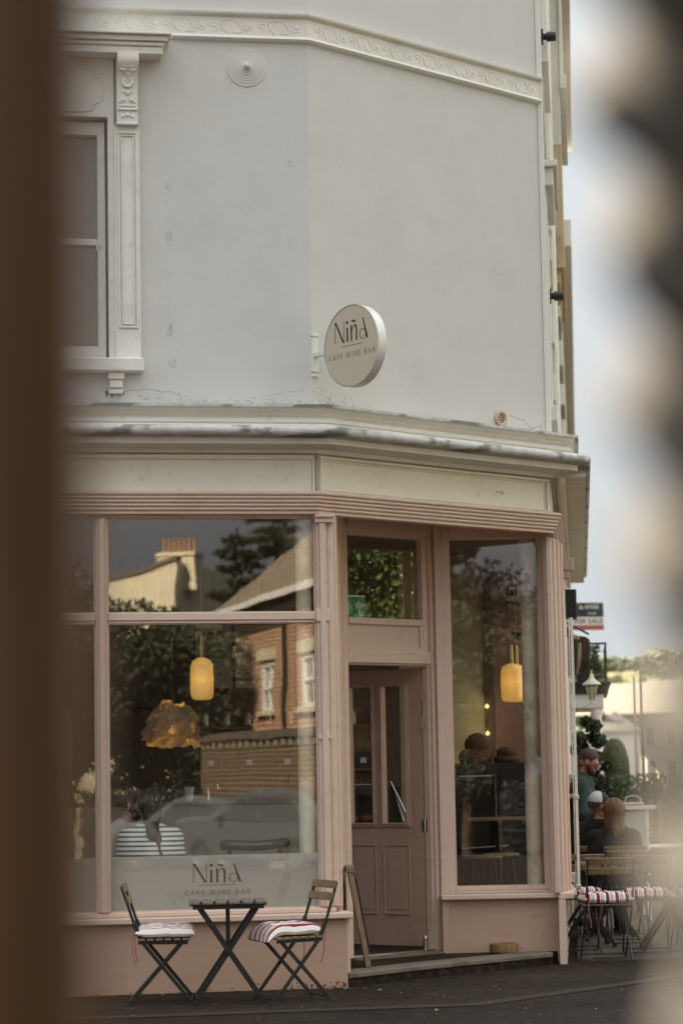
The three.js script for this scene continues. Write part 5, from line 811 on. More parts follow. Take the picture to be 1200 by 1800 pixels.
{ // portico with balcony
  const s = thing('portico', 'white columned porch with black canopy and iron balcony down the side street', 'porch', CW(14.2, 0.0), YC);
  part('canopy', merge(bx(-1.2, 1.2, 2.62, 2.74, 0, 0.62, 0.01), bx(-1.25, 1.25, 2.741, 2.78, 0, 0.66, 0.01)), M.black, s); part('entablature', bx(-1.15, 1.15, 2.42, 2.615, 0, 0.55, 0.01), M.white, s);
  for (const q of [-1.05, 1.05]) { const c = part('column', lathe([[0, 0], [0.09, 0], [0.09, 0.1], [0.07, 0.14], [0.06, 2.3], [0.085, 2.36], [0.085, 2.42], [0, 2.42]], 18), M.white, s); c.position.set(q, 0, 0.46); }
  const rl = part('balcony_rail', merge(rod([-1.2, 3.3, 0.6], [1.2, 3.3, 0.6], 0.014), rod([-1.2, 2.85, 0.6], [1.2, 2.85, 0.6], 0.01), rod([-1.2, 3.3, 0], [-1.2, 3.3, 0.6], 0.014), rod([-1.2, 2.85, 0], [-1.2, 2.85, 0.6], 0.01)), M.black, s);
  for (let k = 0; k < 5; k++) part('baluster', rod([-1.2, 2.78, 0.08 + k * 0.13], [-1.2, 3.3, 0.08 + k * 0.13], 0.008, 0.008, 5), M.black, rl); for (let k = 0; k < 14; k++) part('baluster', rod([-1.1 + k * 0.17, 2.78, 0.6], [-1.1 + k * 0.17, 3.3, 0.6], 0.008, 0.008, 5), M.black, rl);
  const pl = thing('window_box_plant', 'trailing green plant on the iron balcony of the porch', 'plant', CW(13.1, 0.3, 2.79)); part('planter', bx(-0.1, 0.1, 0, 0.14, -0.15, 0.15, 0.01), M.black, pl); part('foliage', leaves(500, (q) => [(q() - 0.5) * 0.4, 0.1 + q() * 0.4, (q() - 0.5) * 0.45], 0.06, 401), G2, pl);
}
{ // far part of the terrace
  const t = thing('far_terrace_house', 'pale stone terrace house beyond the porch carrying the sale board', 'house');
  const wm = mat([0.50, 0.47, 0.38], 0.9, { map: 'stone' }); part('wall', at(bx(16.05, 40, 0, 9.5, -6, 0.02), FC), wm, t); part('roof', at(bx(16, 40.2, 9.5, 9.9, -6.2, 0.3), FC), M.trim, t);
  for (let k = 0; k < 8; k++) part('pilaster', at(bx(17 + k * 2.8, 17.35 + k * 2.8, 0, 9.4, 0.021, 0.12, 0.01), FC), k % 2 ? M.stoneTan : M.trim, t);
  const b = thing('sale_board', 'navy, white and red for-sale board projecting from the terrace', 'sign', CW(29.4, 0.12, 4.42), YC + 80 * D - Math.PI / 2);
  b.rotation.y = 6 * D; part('navy_panel', bx(0, 0.66, 0.27, 0.56, -0.01, 0.01), mat([0.012, 0.022, 0.04], 0.5), b); part('white_panel', bx(0, 0.66, 0.1, 0.268, -0.01, 0.01), M.white, b); part('red_panel', bx(0, 0.66, 0, 0.098, -0.01, 0.01), mat([0.42, 0.10, 0.10], 0.5), b); part('post', rod([-0.02, -0.1, 0], [-0.02, 0.7, 0], 0.025), M.white, b);
  const w1 = words('& HYDE', 0.085, 0.36, 0.43, { font: bold }); w1.translate(0, 0, 0.0105); part('lettering', w1, M.white, b); const w3 = words('FOR SALE', 0.095, 0.34, 0.135, { font: bold }); w3.translate(0, 0, 0.0105); part('lettering', w3, mat([0.012, 0.022, 0.04], 0.5), b);
  const w4 = words('co uk', 0.05, 0.42, 0.32, { font: bold }); w4.translate(0, 0, 0.0105); part('lettering', w4, M.white, b);
}
// ------------------------------------------------------------------ deck with tables
{
  const o = []; const dk = thing('timber_deck', 'low timber deck of dark boards along the pink side shopfront', 'deck'); const r = rng(61), gv = [bx(0, 1, 0, 0.024, -0.058, 0.058, 0.004)];
  const vs = [[0.12, 0.095, 0.07], [0.15, 0.115, 0.085], [0.10, 0.08, 0.06]].map(c => mat(c, 0.85, { map: 'wood', bump: 'wood', bs: 0.002 }));
  for (let k = 0; k < 84; k++) { const z = -20.5 - k * 0.125, x0 = 1.73 + (-z - 20.17) * 0.0963 + 0.14; const m = part('deck_board', gv[0], vs[Math.floor(r() * 3)], dk); m.position.set(x0, 0.002, z); m.scale.x = 3.2; }
}
const DH = 0.027;
const deckChair = (x, z, turn, l, g) => copyOf(ch0, [x, DH, z], turn, l, g);
const SG = 'cushioned chairs on the timber deck';
for (const [x, z, t, c] of [[2.13, -20.25, 94, 1], [1.98, -21.15, 92, 1], [2.52, -20.75, 88, 1], [2.9, -20.45, 95, 1], [2.5, -21.9, 90, 0], [3.1, -21.6, 90, 1]]) {
  deckChair(x, z, t * D, 'folding slatted chair standing on the timber deck', 'folding chairs on the timber deck'); if (c) cushion([x + 0.03 * Math.cos(t * D), DH + 0.466, z - 0.03], t * D, Math.round(x * 97), 0.02, 'red striped white cushion on a chair of the timber deck', 'striped cushions on the deck chairs');
}
const deckTable = (x, z, t) => { const c = copyOf(tb0, [x, DH, z], t * D, 'slatted folding table standing on the timber deck', 'slatted tables on the timber deck'); return c; };
deckTable(2.1, -21.85, 2); deckTable(2.78, -21.3, -3); deckTable(2.4, -22.55, 1);
{ const cup = lathe([[0, 0], [0.035, 0], [0.045, 0.09], [0.04, 0.09], [0.032, 0.01], [0, 0.01]], 16); const o = single('tea_cup', cup, mat([0.45, 0.5, 0.46], 0.3), 'pale green cup on a slatted deck table', 'cup'); o.position.set(2.8, DH + 0.717, -21.2); const n = single('menu_card', bx(-0.12, 0.12, 0, 0.006, -0.07, 0.07), M.white, 'white card lying on a slatted deck table', 'card'); n.position.set(2.05, DH + 0.717, -21.62); }
// ------------------------------------------------------------------ people outside
{
  const navy = mat([0.012, 0.013, 0.022], 0.9), capM = mat([0.014, 0.016, 0.03], 0.85, { map: 'fabric' }), capW = mat([0.55, 0.55, 0.55], 0.9, { map: 'fabric' });
  const crown = [[[0, 0.155, -0.008], [0, 0.16, -0.03], 0.097, 0.101]], vis = boneMesh([[[-0.05, 0.165, 0.09], [0.05, 0.165, 0.09], 0.02, 0.02], [[-0.045, 0.155, 0.15], [0.045, 0.155, 0.15], 0.014, 0.014]], 0.006, 0.05);
  const badge = words('B', 0.06, 0, 0, { font: bold, depth: 0.004 }); badge.rotateY(80 * D); badge.translate(0.1, 0.19, 0.02);
  seated('person in black top wearing a navy cap with white mesh, seated with back turned', [2.40, DH - 0.04, -23.35], Math.PI - 14 * D, { top: dkCloth, legs: dkCloth, headYaw: -1.1, headPitch: 0.12, build: 1.05, hair: [['hair', infl(cap, -0.002), mat([0.10, 0.055, 0.03], 0.6), (x, y, z) => Math.max(capCut(x, y, z), z - 0.03)], ['cap', crown, capM, (x, y, z) => Math.max(-(y - 0.15), -(z + 0.02))], ['cap_mesh', crown, capW, (x, y, z) => Math.max(-(y - 0.15), z + 0.02)]], extra: [['cap_visor', vis, capM], ['cap_emblem', badge, mat([0.5, 0.12, 0.25], 0.7)]] });
  const bl = mat([0.20, 0.095, 0.032], 0.5, { map: 'wood', bump: 'wood', bs: 0.004 });
  seated('person in black top with shoulder-length auburn hair, seated with back turned', [2.54, DH - 0.1, -23.1], Math.PI + 6 * D, { top: dkCloth, legs: dkCloth, headYaw: 0.25, headPitch: 0.05, hair: [['hair', [...infl(cap, 0.008), [[0, 0.12, -0.05], [0, -0.05, -0.075], 0.088, 0.07, 0.75], [[-0.065, 0.09, -0.02], [-0.085, -0.09, -0.03], 0.036, 0.022], [[0.065, 0.09, -0.02], [0.09, -0.1, -0.03], 0.036, 0.022], [[-0.03, -0.04, -0.09], [-0.045, -0.14, -0.1], 0.035, 0.016], [[0.03, -0.04, -0.09], [0.035, -0.15, -0.1], 0.035, 0.016]], bl, (x, y, z) => z > 0.02 ? capCut(x, y, z) : -1, 0.025]] });
  for (const [x, z, t, l] of [[2.40, -23.38, -92, 'folding chair under the person in the cap'], [2.58, -23.1, -86, 'folding chair under the person with auburn hair']]) deckChair(x, z, (t + 180) * D, l);
  // standing man with phone
  const gr = mat([0.018, 0.045, 0.034], 0.85, { map: 'fabric', bump: 'plasterBump', bs: 0.05, rep: 3 }), br2 = mat([0.05, 0.022, 0.012], 0.6), lj = mat([0.30, 0.33, 0.37], 0.9, { map: 'fabric' });
  const y0 = 0.95, tr = trunk(y0, 0.03, 1.06), arms = [...limb([[0.2, y0 + 0.45, 0.02], 0.055], [[0.235, y0 + 0.18, 0.05], 0.046], [[0.10, y0 + 0.22, 0.29], 0.03]), ...limb([[-0.2, y0 + 0.45, 0.02], 0.055], [[-0.235, y0 + 0.18, 0.05], 0.046], [[-0.08, y0 + 0.2, 0.28], 0.03])];
  const lg = [...limb([[0.1, y0, 0], 0.095], [[0.12, 0.5, 0.03], 0.062], [[0.12, 0.09, -0.02], 0.045]), ...limb([[-0.1, y0, 0], 0.095], [[-0.12, 0.5, 0.02], 0.062], [[-0.12, 0.09, -0.02], 0.045])], feet = [...limb([[0.12, 0.06, -0.03], 0.045], [[0.13, 0.035, 0.14], 0.034]), ...limb([[-0.12, 0.06, -0.03], 0.045], [[-0.13, 0.035, 0.14], 0.034])];
  const p = person('bearded person in dark green sweatshirt standing and looking at a phone', [2.37, DH, -24.75], 74 * D, { bones: [...tr, [[0, y0 + 0.48, 0.03], [0, y0 + 0.6, 0.06], 0.058, 0.055], ...arms, ...lg, ...feet], skin: [0.40, 0.19, 0.12], head: { yaw: 0, pitch: 0.42, pos: [0, y0 + 0.585, 0.06] }, hands: [[[0.10, y0 + 0.22, 0.29], [-0.35, 0.15, 0.9], [-0.3, 0.9, 0.1], 1, 0.5], [[-0.08, y0 + 0.2, 0.28], [0.35, 0.1, 0.9], [0.2, 0.9, 0], -1, 0.5]],
    wear: [['sweatshirt', infl([...tr, ...arms], 0.02), gr], ['jeans', infl([...lg], 0.014), lj], ['shoes', infl(feet, 0.012), M.black, 0.012]], hair: [['hair', infl(cap, -0.004), br2, (x, y, z) => -(y - (0.10 + Math.max(0, z + 0.01) * 1.1))], ['beard', [[[0, 0.035, 0.05], [0, 0.028, 0.056], 0.043, 0.041], [[-0.062, 0.075, 0.015], [-0.035, 0.036, 0.045], 0.03, 0.035], [[0.062, 0.075, 0.015], [0.035, 0.036, 0.045], 0.03, 0.035]], br2]], extra: [['spectacles', merge(tube([[-0.06, 0.125, 0.075], [-0.035, 0.14, 0.095], [-0.012, 0.125, 0.1], [-0.035, 0.108, 0.095]], 0.003, 20, 5, true), tube([[0.06, 0.125, 0.075], [0.035, 0.14, 0.095], [0.012, 0.125, 0.1], [0.035, 0.108, 0.095]], 0.003, 20, 5, true)), M.black]] });
  const ph = single('mobile_phone', bx(-0.036, 0.036, -0.005, 0.005, -0.075, 0.075, 0.004), mat([0.25, 0.26, 0.28], 0.3), 'slim phone held by the person in dark green', 'phone'); { const m = V(0.02, y0 + 0.27, 0.40).applyAxisAngle(UPV, 74 * D); ph.position.set(2.37 + m.x, DH + m.y, -24.75 + m.z); ph.rotation.set(0.5, 74 * D, 0, 'YXZ'); }
}
{ // white framed panel beyond the seated pair
  const s = thing('framed_windbreak', 'white framed panel on legs beyond the seated pair', 'panel', [2.98, DH, -25.4], -4 * D); part('panel', bx(-0.14, 0.13, 0.72, 1.12, -0.008, 0.008), mat([0.46, 0.47, 0.45], 0.6), s); for (const x of [-0.16, 0.14]) part('leg', bx(x - 0.018, x + 0.018, 0, 1.16, -0.018, 0.018, 0.004), M.white, s); part('top_rail', bx(-0.18, 0.24, 1.14, 1.18, -0.05, 0.05, 0.006), M.white, s);
  const bag = single('straw_bag', merge(tube([[-0.09, 0.02, 0], [-0.06, 0.09, 0], [0.06, 0.09, 0], [0.09, 0.02, 0]], 0.008, 20, 6), bx(-0.11, 0.11, -0.0, 0.035, -0.05, 0.05, 0.012)), mat([0.5, 0.44, 0.36], 0.8), 'small pale bag with loop handle on the white framed panel', 'bag'); bag.position.set(2.98, DH + 1.181, -25.4);
  const ct = thing('white_cafe_table', 'white metal table farther along the deck', 'table', [3.55, DH, -26.2]); part('tabletop', bx(-0.4, 0.4, 0.72, 0.745, -0.3, 0.3, 0.006), M.white, ct); for (const [a, b] of [[1, 1], [1, -1], [-1, 1], [-1, -1]]) part('leg', rod([a * 0.36, 0, b * 0.26], [a * 0.34, 0.72, b * 0.24], 0.014), M.white, ct);
}
// ------------------------------------------------------------------ planting and background down the side street
{
  const t = thing('potted_bay_tree', 'tall dark leafy shrub in a pot against the terrace wall', 'shrub', [2.72, DH, -27.2]); part('pot', lathe([[0, 0], [0.14, 0], [0.19, 0.3], [0.2, 0.32], [0.17, 0.32], [0, 0.28]], 18), M.black, t); part('trunk', rod([0, 0.25, 0], [0.03, 1.6, 0], 0.025, 0.012), bark, t); part('foliage', leaves(4200, clumps(31, 26, [0.26, 0.85, 0.3], 1.38), 0.07, 32), G3, t);
  const f = thing('flowering_shrub', 'low shrub with tiny pale flowers beside the white panel', 'shrub', [3.2, DH, -27.0]); part('foliage', leaves(2600, clumps(35, 16, [0.3, 0.4, 0.3], 0.75), 0.055, 36), G2, f); part('blossom', leaves(160, clumps(37, 12, [0.3, 0.35, 0.3], 0.82), 0.035, 38), new THREE.MeshPhysicalMaterial({ color: lin(0.6, 0.5, 0.42), roughness: 0.9, vertexColors: true, side: THREE.DoubleSide }), f); part('stem', merge(rod([0, 0, 0], [0.1, 0.6, 0], 0.015), rod([0, 0, 0], [-0.12, 0.6, 0.05], 0.015)), bark, f);
  const d = thing('topiary_dome', 'clipped rounded green topiary above the hedge', 'topiary', [5.08, 0, -46]); part('foliage', leaves(9000, (q) => { const th = q() * 6.283, c = q(); const k = 0.85 + 0.15 * q(), s = Math.sqrt(1 - c ** 3); return [0.27 * s * Math.cos(th) * k, 1.35 + 0.82 * c * k, 0.27 * s * Math.sin(th) * k]; }, 0.05, 44), G4, d); part('stem', rod([0, 0, 0], [0, 1.4, 0], 0.04), bark, d);
  const h = thing('garden_hedge', 'long loose green hedge behind the deck below the topiary', 'hedge', [5.3, 0, -44]); part('foliage', leaves(11000, (q) => [(q() - 0.5) * 1.5, q() * (1.25 + 0.25 * Math.sin(q() * 9)), (q() - 0.5) * 1.0], 0.08, 47), G2, h); part('stem', merge(...[-0.55, 0, 0.55].map(x => rod([x, 0, 0], [x, 0.9, 0], 0.03))), bark, h);
  const fe = thing('garden_fence', 'dark low garden fence before the hedge', 'fence', [5.2, 0, -42]); for (let k = 0; k < 9; k++) part('pale', bx(-1.2 + k * 0.17, -1.12 + k * 0.17, 0, 1.05, -0.01, 0.01), M.oldwood, fe); part('rail', bx(-1.25, 0.3, 0.9, 0.96, -0.03, -0.011), M.oldwood, fe);
  tree('street_tree', 'bright green round tree behind the porch down the side street', [22.6, 0, -200], { h: 6, R: [2.0, 1.9, 2.0], up: 7.2, n: 9000, size: 0.26, m: G4, seed: 51 });
  tree('dark_street_tree', 'darker spreading tree behind the bright round tree', [26.3, 0, -206], { h: 6, R: [2.8, 1.6, 2.4], up: 6.4, n: 9000, size: 0.28, m: G2, seed: 53 });
  tree('dark_street_tree', 'brownish tree overlapping the white houses far along the street', [31, 0, -210], { h: 6, R: [3.0, 1.8, 2.4], up: 6.2, n: 8000, size: 0.28, m: G2, seed: 55 });
  for (const [x, z, h, l, c] of [[7.05, -59, 3.75, 'slim pale lamp post before the white houses', [0.42, 0.33, 0.24]], [6.6, -54, 3.7, 'slim dark pole beside the pale lamp post', [0.06, 0.045, 0.035]]]) { const p = thing('street_pole', l, 'pole', [x, 0, z]); part('shaft', rod([0, 0, 0], [0, h, 0], 0.04, 0.028, 10), mat(c, 0.7), p); part('cap', rod([0, h, 0], [0, h + 0.06, 0], 0.045, 0.02, 10), mat(c, 0.7), p); part('base', rod([0, 0, 0], [0, 0.25, 0], 0.065, 0.06, 10), mat(c, 0.7), p); }
  const wh = thing('white_house_row', 'long white two-storey house with a slate roof across the end of the street', 'house', [25.4, 0, -172], -50 * D), wm = mat([0.80, 0.75, 0.66], 0.85, { map: 'plaster' });
  part('wall', bx(-8.5, 16, 0, 5.3, -8, 0), wm, wh); { const rf = extr(poly([[-8.4, 5.3], [0.5, 5.3], [-3.95, 7.6]]), 25.4); rf.rotateY(Math.PI / 2); rf.translate(-9, 0, 0); part('roof', rf, mat([0.45, 0.45, 0.46], 0.8, { map: 'slate' }), wh); } part('string_course', bx(-8.55, 16.05, 2.7, 2.85, 0.001, 0.1), M.white, wh); part('eaves_board', bx(-8.6, 16.1, 5.1, 5.3, 0.001, 0.25), M.white, wh);
  for (let k = 0; k < 11; k++) for (const h of [0.7, 3.2]) { const w = part('window', bx(-7.6 + k * 2.1, -6.85 + k * 2.1, h, h + 1.4, 0.001, 0.02), mat([0.10, 0.11, 0.12], 0.15), wh); part('sill', bx(-7.75 + k * 2.1, -6.7 + k * 2.1, h - 0.12, h, 0.001, 0.12), M.white, w); }
  const lh = thing('low_house', 'low pale house with hipped grey roof and orange chimney pot', 'house', [14.3, 0, -130], -10 * D); part('wall', bx(-1.3, 1.2, 0, 3.6, -5, 0), wm, lh); const rf = part('roof', (() => { const g = new THREE.ConeGeometry(2.0, 1.1, 4, 1); g.rotateY(Math.PI / 4); g.scale(1, 1, 1.9); g.translate(0, 4.15, -2.5); return uvBox(g); })(), mat([0.16, 0.16, 0.165], 0.8, { map: 'slate' }), lh); part('gutter', bx(-1.4, 1.3, 3.48, 3.6, 0, 0.12), M.white, lh); const ck = part('chimney', bx(-0.9, -0.5, 3.6, 4.6, -1.6, -1.2), mat([0.42, 0.16, 0.08], 0.9, { map: 'brick' }), lh); part('chimney_pot', (() => { const g = lathe([[0, 0], [0.14, 0], [0.11, 0.4], [0.13, 0.45], [0.09, 0.45], [0, 0.42]], 14); g.translate(-0.7, 4.6, -1.4); return g; })(), mat([0.42, 0.16, 0.08], 0.9), ck);
}
{ // wooded hill
  const N = noise2(303), g = new THREE.PlaneGeometry(900, 500, 130, 70); g.rotateX(-Math.PI / 2); const p = g.attributes.position;
  const hill = (x, z) => { const t = sm(-250, 60, -z) * (0.72 + 0.28 * Math.cos((x - 40) / 130)); return 42 * t + 7 * fbm(N, x / 900 + 3, z / 900 + 3, 9, 3) * t; };
  for (let i = 0; i < p.count; i++) p.setY(i, hill(p.getX(i), p.getZ(i)) - 1.5); g.computeVertexNormals();
  const hs = struct('hill', uvBox(g), mat([0.17, 0.16, 0.07], 0.95, { map: 'plaster' })); hs.position.set(190, 0, -900);
  const tg = new THREE.IcosahedronGeometry(1, 2), q = tg.attributes.position; const lf = leaves(260, (r) => { const th = r() * 6.283, ph = Math.acos(2 * r() - 1), d = 0.7 + 0.35 * r(); return [d * Math.sin(ph) * Math.cos(th), d * 0.85 * Math.cos(ph), d * Math.sin(ph) * Math.sin(th)]; }, 0.55, 71);
  const r = rng(99), n = 2600, im = new THREE.InstancedMesh(lf, G2, n), m4 = new THREE.Matrix4(); let c = 0;
  for (let i = 0; i < n; i++) { const x = (r() - 0.5) * 700, z = (r() - 0.5) * 440, f = fbm(N, x / 900 + 0.2, z / 900 + 0.7, 6, 3); const s = 4 + 4.5 * r(), keep = f > 0.44 || r() < 0.1; m4.makeScale(s * (keep ? 1 : 0.2), s * 0.9 * (keep ? 1 : 0.2), s * (keep ? 1 : 0.2)).setPosition(190 + x, hill(x, z) + 1.2, -900 + z); im.setMatrixAt(i, m4); }
  im.name = numbered('hill_wood'); im.userData.kind = 'stuff'; im.userData.label = 'wooded slope of the hazy hill beyond the town'; im.userData.category = 'wood'; im.castShadow = im.receiveShadow = true; scene.add(im);
}

// ------------------------------------------------------------------ across the road: what the shop windows mirror
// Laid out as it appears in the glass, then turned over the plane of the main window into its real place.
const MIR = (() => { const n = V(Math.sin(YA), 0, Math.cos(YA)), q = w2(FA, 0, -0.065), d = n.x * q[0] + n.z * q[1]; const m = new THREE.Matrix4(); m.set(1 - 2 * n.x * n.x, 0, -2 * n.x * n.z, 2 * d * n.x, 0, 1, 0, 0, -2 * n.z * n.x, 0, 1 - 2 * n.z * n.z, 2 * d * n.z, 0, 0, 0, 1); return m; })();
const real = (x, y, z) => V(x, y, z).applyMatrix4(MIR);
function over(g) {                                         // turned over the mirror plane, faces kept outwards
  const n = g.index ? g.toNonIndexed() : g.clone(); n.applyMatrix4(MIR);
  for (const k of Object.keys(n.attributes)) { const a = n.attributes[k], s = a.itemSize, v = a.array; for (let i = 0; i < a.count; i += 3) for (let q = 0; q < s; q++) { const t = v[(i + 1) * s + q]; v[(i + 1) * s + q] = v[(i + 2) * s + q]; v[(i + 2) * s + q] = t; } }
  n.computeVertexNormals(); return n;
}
{ // brick house with slate roof
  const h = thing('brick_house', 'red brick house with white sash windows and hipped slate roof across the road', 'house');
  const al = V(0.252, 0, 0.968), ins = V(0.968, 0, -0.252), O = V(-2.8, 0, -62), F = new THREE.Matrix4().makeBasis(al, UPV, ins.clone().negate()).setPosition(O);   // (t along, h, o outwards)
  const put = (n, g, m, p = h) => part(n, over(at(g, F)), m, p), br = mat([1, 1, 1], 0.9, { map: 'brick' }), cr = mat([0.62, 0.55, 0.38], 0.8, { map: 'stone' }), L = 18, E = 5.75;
  const s = poly([[0, -1.5], [L, -1.5], [L, E], [0, E]]); const win = [[2.94, 4.37], [7.15, 9.1], [12.4, 14.0]]; for (const [a, b] of win) s.holes.push(rectPath(a, b, 3.1, 4.3)); const g = extr(s, 0.3); g.translate(0, 0, -0.3); put('wall', g, br);
  put('gable_wall', bx(0, 0.3, -1.5, E, -7, -0.3), br); put('back_wall', bx(0.3, L, -1.5, E, -7, -6.7), br); put('inner_floor', bx(0.3, L, 2.4, 2.6, -6.7, -0.31), M.deck);
  const R0 = 9.3, ov = 0.5, v = (t, y, o) => V(t, y, o), A = v(-ov, E, ov), B = v(L, E, ov), C = v(L, E, -7 - ov), Dd = v(-ov, E, -7 - ov), r0 = v(3.5, R0, -3.5), r1 = v(L, R0, -3.5);
  const quad = (...ps) => { const pos = []; const push = (a, b, c) => pos.push(...a.toArray(), ...b.toArray(), ...c.toArray()); push(ps[0], ps[1], ps[2]); if (ps[3]) push(ps[0], ps[2], ps[3]); const q = new THREE.BufferGeometry(); q.setAttribute('position', new THREE.Float32BufferAttribute(pos, 3)); q.computeVertexNormals(); return uvBox(q); };
  put('roof', mergeGeometries([quad(A, B, r1, r0), quad(Dd, A, r0), quad(C, Dd, r0, r1)]), mat([0.62, 0.57, 0.5], 0.75, { map: 'slate' }));
  put('eaves_board', merge(bx(-ov, L, E - 0.14, E + 0.02, ov - 0.04, ov + 0.02), bx(-ov, L, E - 0.34, E - 0.2, 0.02, 0.12), bx(-ov - 0.02, -ov + 0.04, E - 0.14, E + 0.02, -7, ov)), M.white);
  for (let k = 0; k < 20; k++) put('quoin', bx(-0.02, k % 2 ? 0.32 : 0.55, -1.2 + k * 0.34, -0.9 + k * 0.34, 0.001, 0.03), cr);
  for (const [a, b] of win) {
    const f = put('sash_window', merge(bx(a, a + 0.09, 3.1, 4.3, -0.2, -0.05), bx(b - 0.09, b, 3.1, 4.3, -0.2, -0.05), bx(a + 0.09, b - 0.09, 4.2, 4.3, -0.2, -0.05), bx(a + 0.09, b - 0.09, 3.1, 3.2, -0.2, -0.05), bx(a + 0.09, b - 0.09, 3.66, 3.74, -0.2, -0.05), bx((a + b) / 2 - 0.04, (a + b) / 2 + 0.04, 3.2, 3.66, -0.18, -0.06), bx((a + b) / 2 - 0.04, (a + b) / 2 + 0.04, 3.74, 4.2, -0.18, -0.06)), M.white);
    put('window_pane', bx(a + 0.09, b - 0.09, 3.2, 4.2, -0.16, -0.14), mat([0.12, 0.12, 0.115], 0.1), f); put('lintel', bx(a - 0.3, b + 0.2, 4.33, 4.58, 0.001, 0.03), cr); put('sill', bx(a - 0.15, b + 0.15, 2.98, 3.09, 0.001, 0.1), cr);
  }
  put('downpipe', rod([5.8, -1, 0.08], [5.8, E, 0.08], 0.05), M.black);
}
{ // garden wall before it
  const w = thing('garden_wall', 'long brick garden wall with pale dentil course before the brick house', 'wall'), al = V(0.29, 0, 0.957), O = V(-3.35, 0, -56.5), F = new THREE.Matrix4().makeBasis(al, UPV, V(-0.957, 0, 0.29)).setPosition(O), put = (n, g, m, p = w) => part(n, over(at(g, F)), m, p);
  put('brickwork', bx(0, 20, -1.6, 2.15, -0.3, 0), mat([0.36, 0.40, 0.40], 0.95, { map: 'brick' })); put('coping', merge(bx(-0.05, 20, 2.36, 2.46, -0.38, 0.09), bx(-0.05, 20, 2.46, 2.53, -0.28, 0.0)), mat([0.11, 0.085, 0.065], 0.9, { map: 'stone' }));
  const dent = mat([0.30, 0.25, 0.16], 0.9, { map: 'stone' }); put('top_course', bx(0, 20, 2.15, 2.36, -0.28, 0.01), mat([0.10, 0.07, 0.05], 0.9, { map: 'stone' })); for (let k = 0; k < 34; k++) put('dentil', bx(0.2 + k * 0.58, 0.36 + k * 0.58, 2.19, 2.34, 0.011, 0.05), dent);
}
{ // cream house with chimney
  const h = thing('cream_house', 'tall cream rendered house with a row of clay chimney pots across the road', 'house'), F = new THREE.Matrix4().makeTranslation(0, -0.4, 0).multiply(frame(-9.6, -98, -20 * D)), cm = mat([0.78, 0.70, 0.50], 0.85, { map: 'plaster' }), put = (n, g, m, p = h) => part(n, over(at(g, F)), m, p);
  { const s = poly([[0, -2], [3.1, -2], [3.1, 10.55], [0, 9.9]]), g = extr(s, 9); g.translate(0, 0, -9); put('wall', g, cm); } put('coping', (() => { const s = poly([[-0.1, 9.9], [3.15, 10.57], [3.15, 10.75], [-0.1, 10.06]]), g = extr(s, 0.5); g.translate(0, 0, -0.42); return g; })(), mat([0.16, 0.12, 0.09], 0.9));
  const c = put('chimney', merge(bx(1.9, 3.6, 9.5, 11.0, -1.6, -0.75), bx(1.83, 3.67, 10.85, 11.02, -1.67, -0.68)), cm), pot = lathe([[0, 0], [0.085, 0], [0.07, 0.1], [0.06, 0.5], [0.085, 0.56], [0.085, 0.62], [0.05, 0.62], [0, 0.58]], 12);
  for (let k = 0; k < 7; k++) { const g = pot.clone(); g.translate(2.03 + k * 0.24, 11.02, -1.15); put('chimney_pot', g, mat([0.45, 0.24, 0.12], 0.9), c); }
  const w = put('window', bx(0.7, 1.5, 2.2, 3.6, 0.001, 0.02), mat([0.2, 0.2, 0.2], 0.1)); put('window_frame', merge(bx(0.6, 0.7, 2.1, 3.7, 0.001, 0.06), bx(1.5, 1.6, 2.1, 3.7, 0.001, 0.06), bx(0.7, 1.5, 2.85, 2.95, 0.021, 0.06)), M.white, w);
  part('wing', over(at(bx(-3.5, -0.02, -2, 6.8, -8, -1), F)), cm, h);
}
{ // leafy trees
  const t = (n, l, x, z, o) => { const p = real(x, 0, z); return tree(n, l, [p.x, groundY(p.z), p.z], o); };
  t('leafy_tree', 'broad leafy tree before the cream house across the road', -4.9, -60, { R: [2.3, 2.2, 2.2], up: 4.3, n: 30000, size: 0.17, m: G6, seed: 211, nc: 70 });
  t('leafy_tree', 'dense dark shrub tree beside the brick house', -4.1, -69, { R: [1.1, 2.2, 1.3], up: 3.6, n: 12000, size: 0.17, m: G3, seed: 215, nc: 40 });
  t('leafy_tree', 'leafy tree past the window mullion in the reflection', -7.5, -57, { R: [2.0, 2.4, 2.0], up: 4.2, n: 18000, size: 0.18, m: G6, seed: 219, nc: 50 });
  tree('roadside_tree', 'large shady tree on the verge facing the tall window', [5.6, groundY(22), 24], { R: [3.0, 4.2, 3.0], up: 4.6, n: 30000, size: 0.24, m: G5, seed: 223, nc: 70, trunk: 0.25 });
  tree('corner_tree', 'large leafy tree across the side street', [17.0, 0, -17.0], { R: [4.8, 4.6, 5.6], up: 5.8, n: 120000, size: 0.13, m: G4, seed: 227, nc: 260, trunk: 0.3 });
}
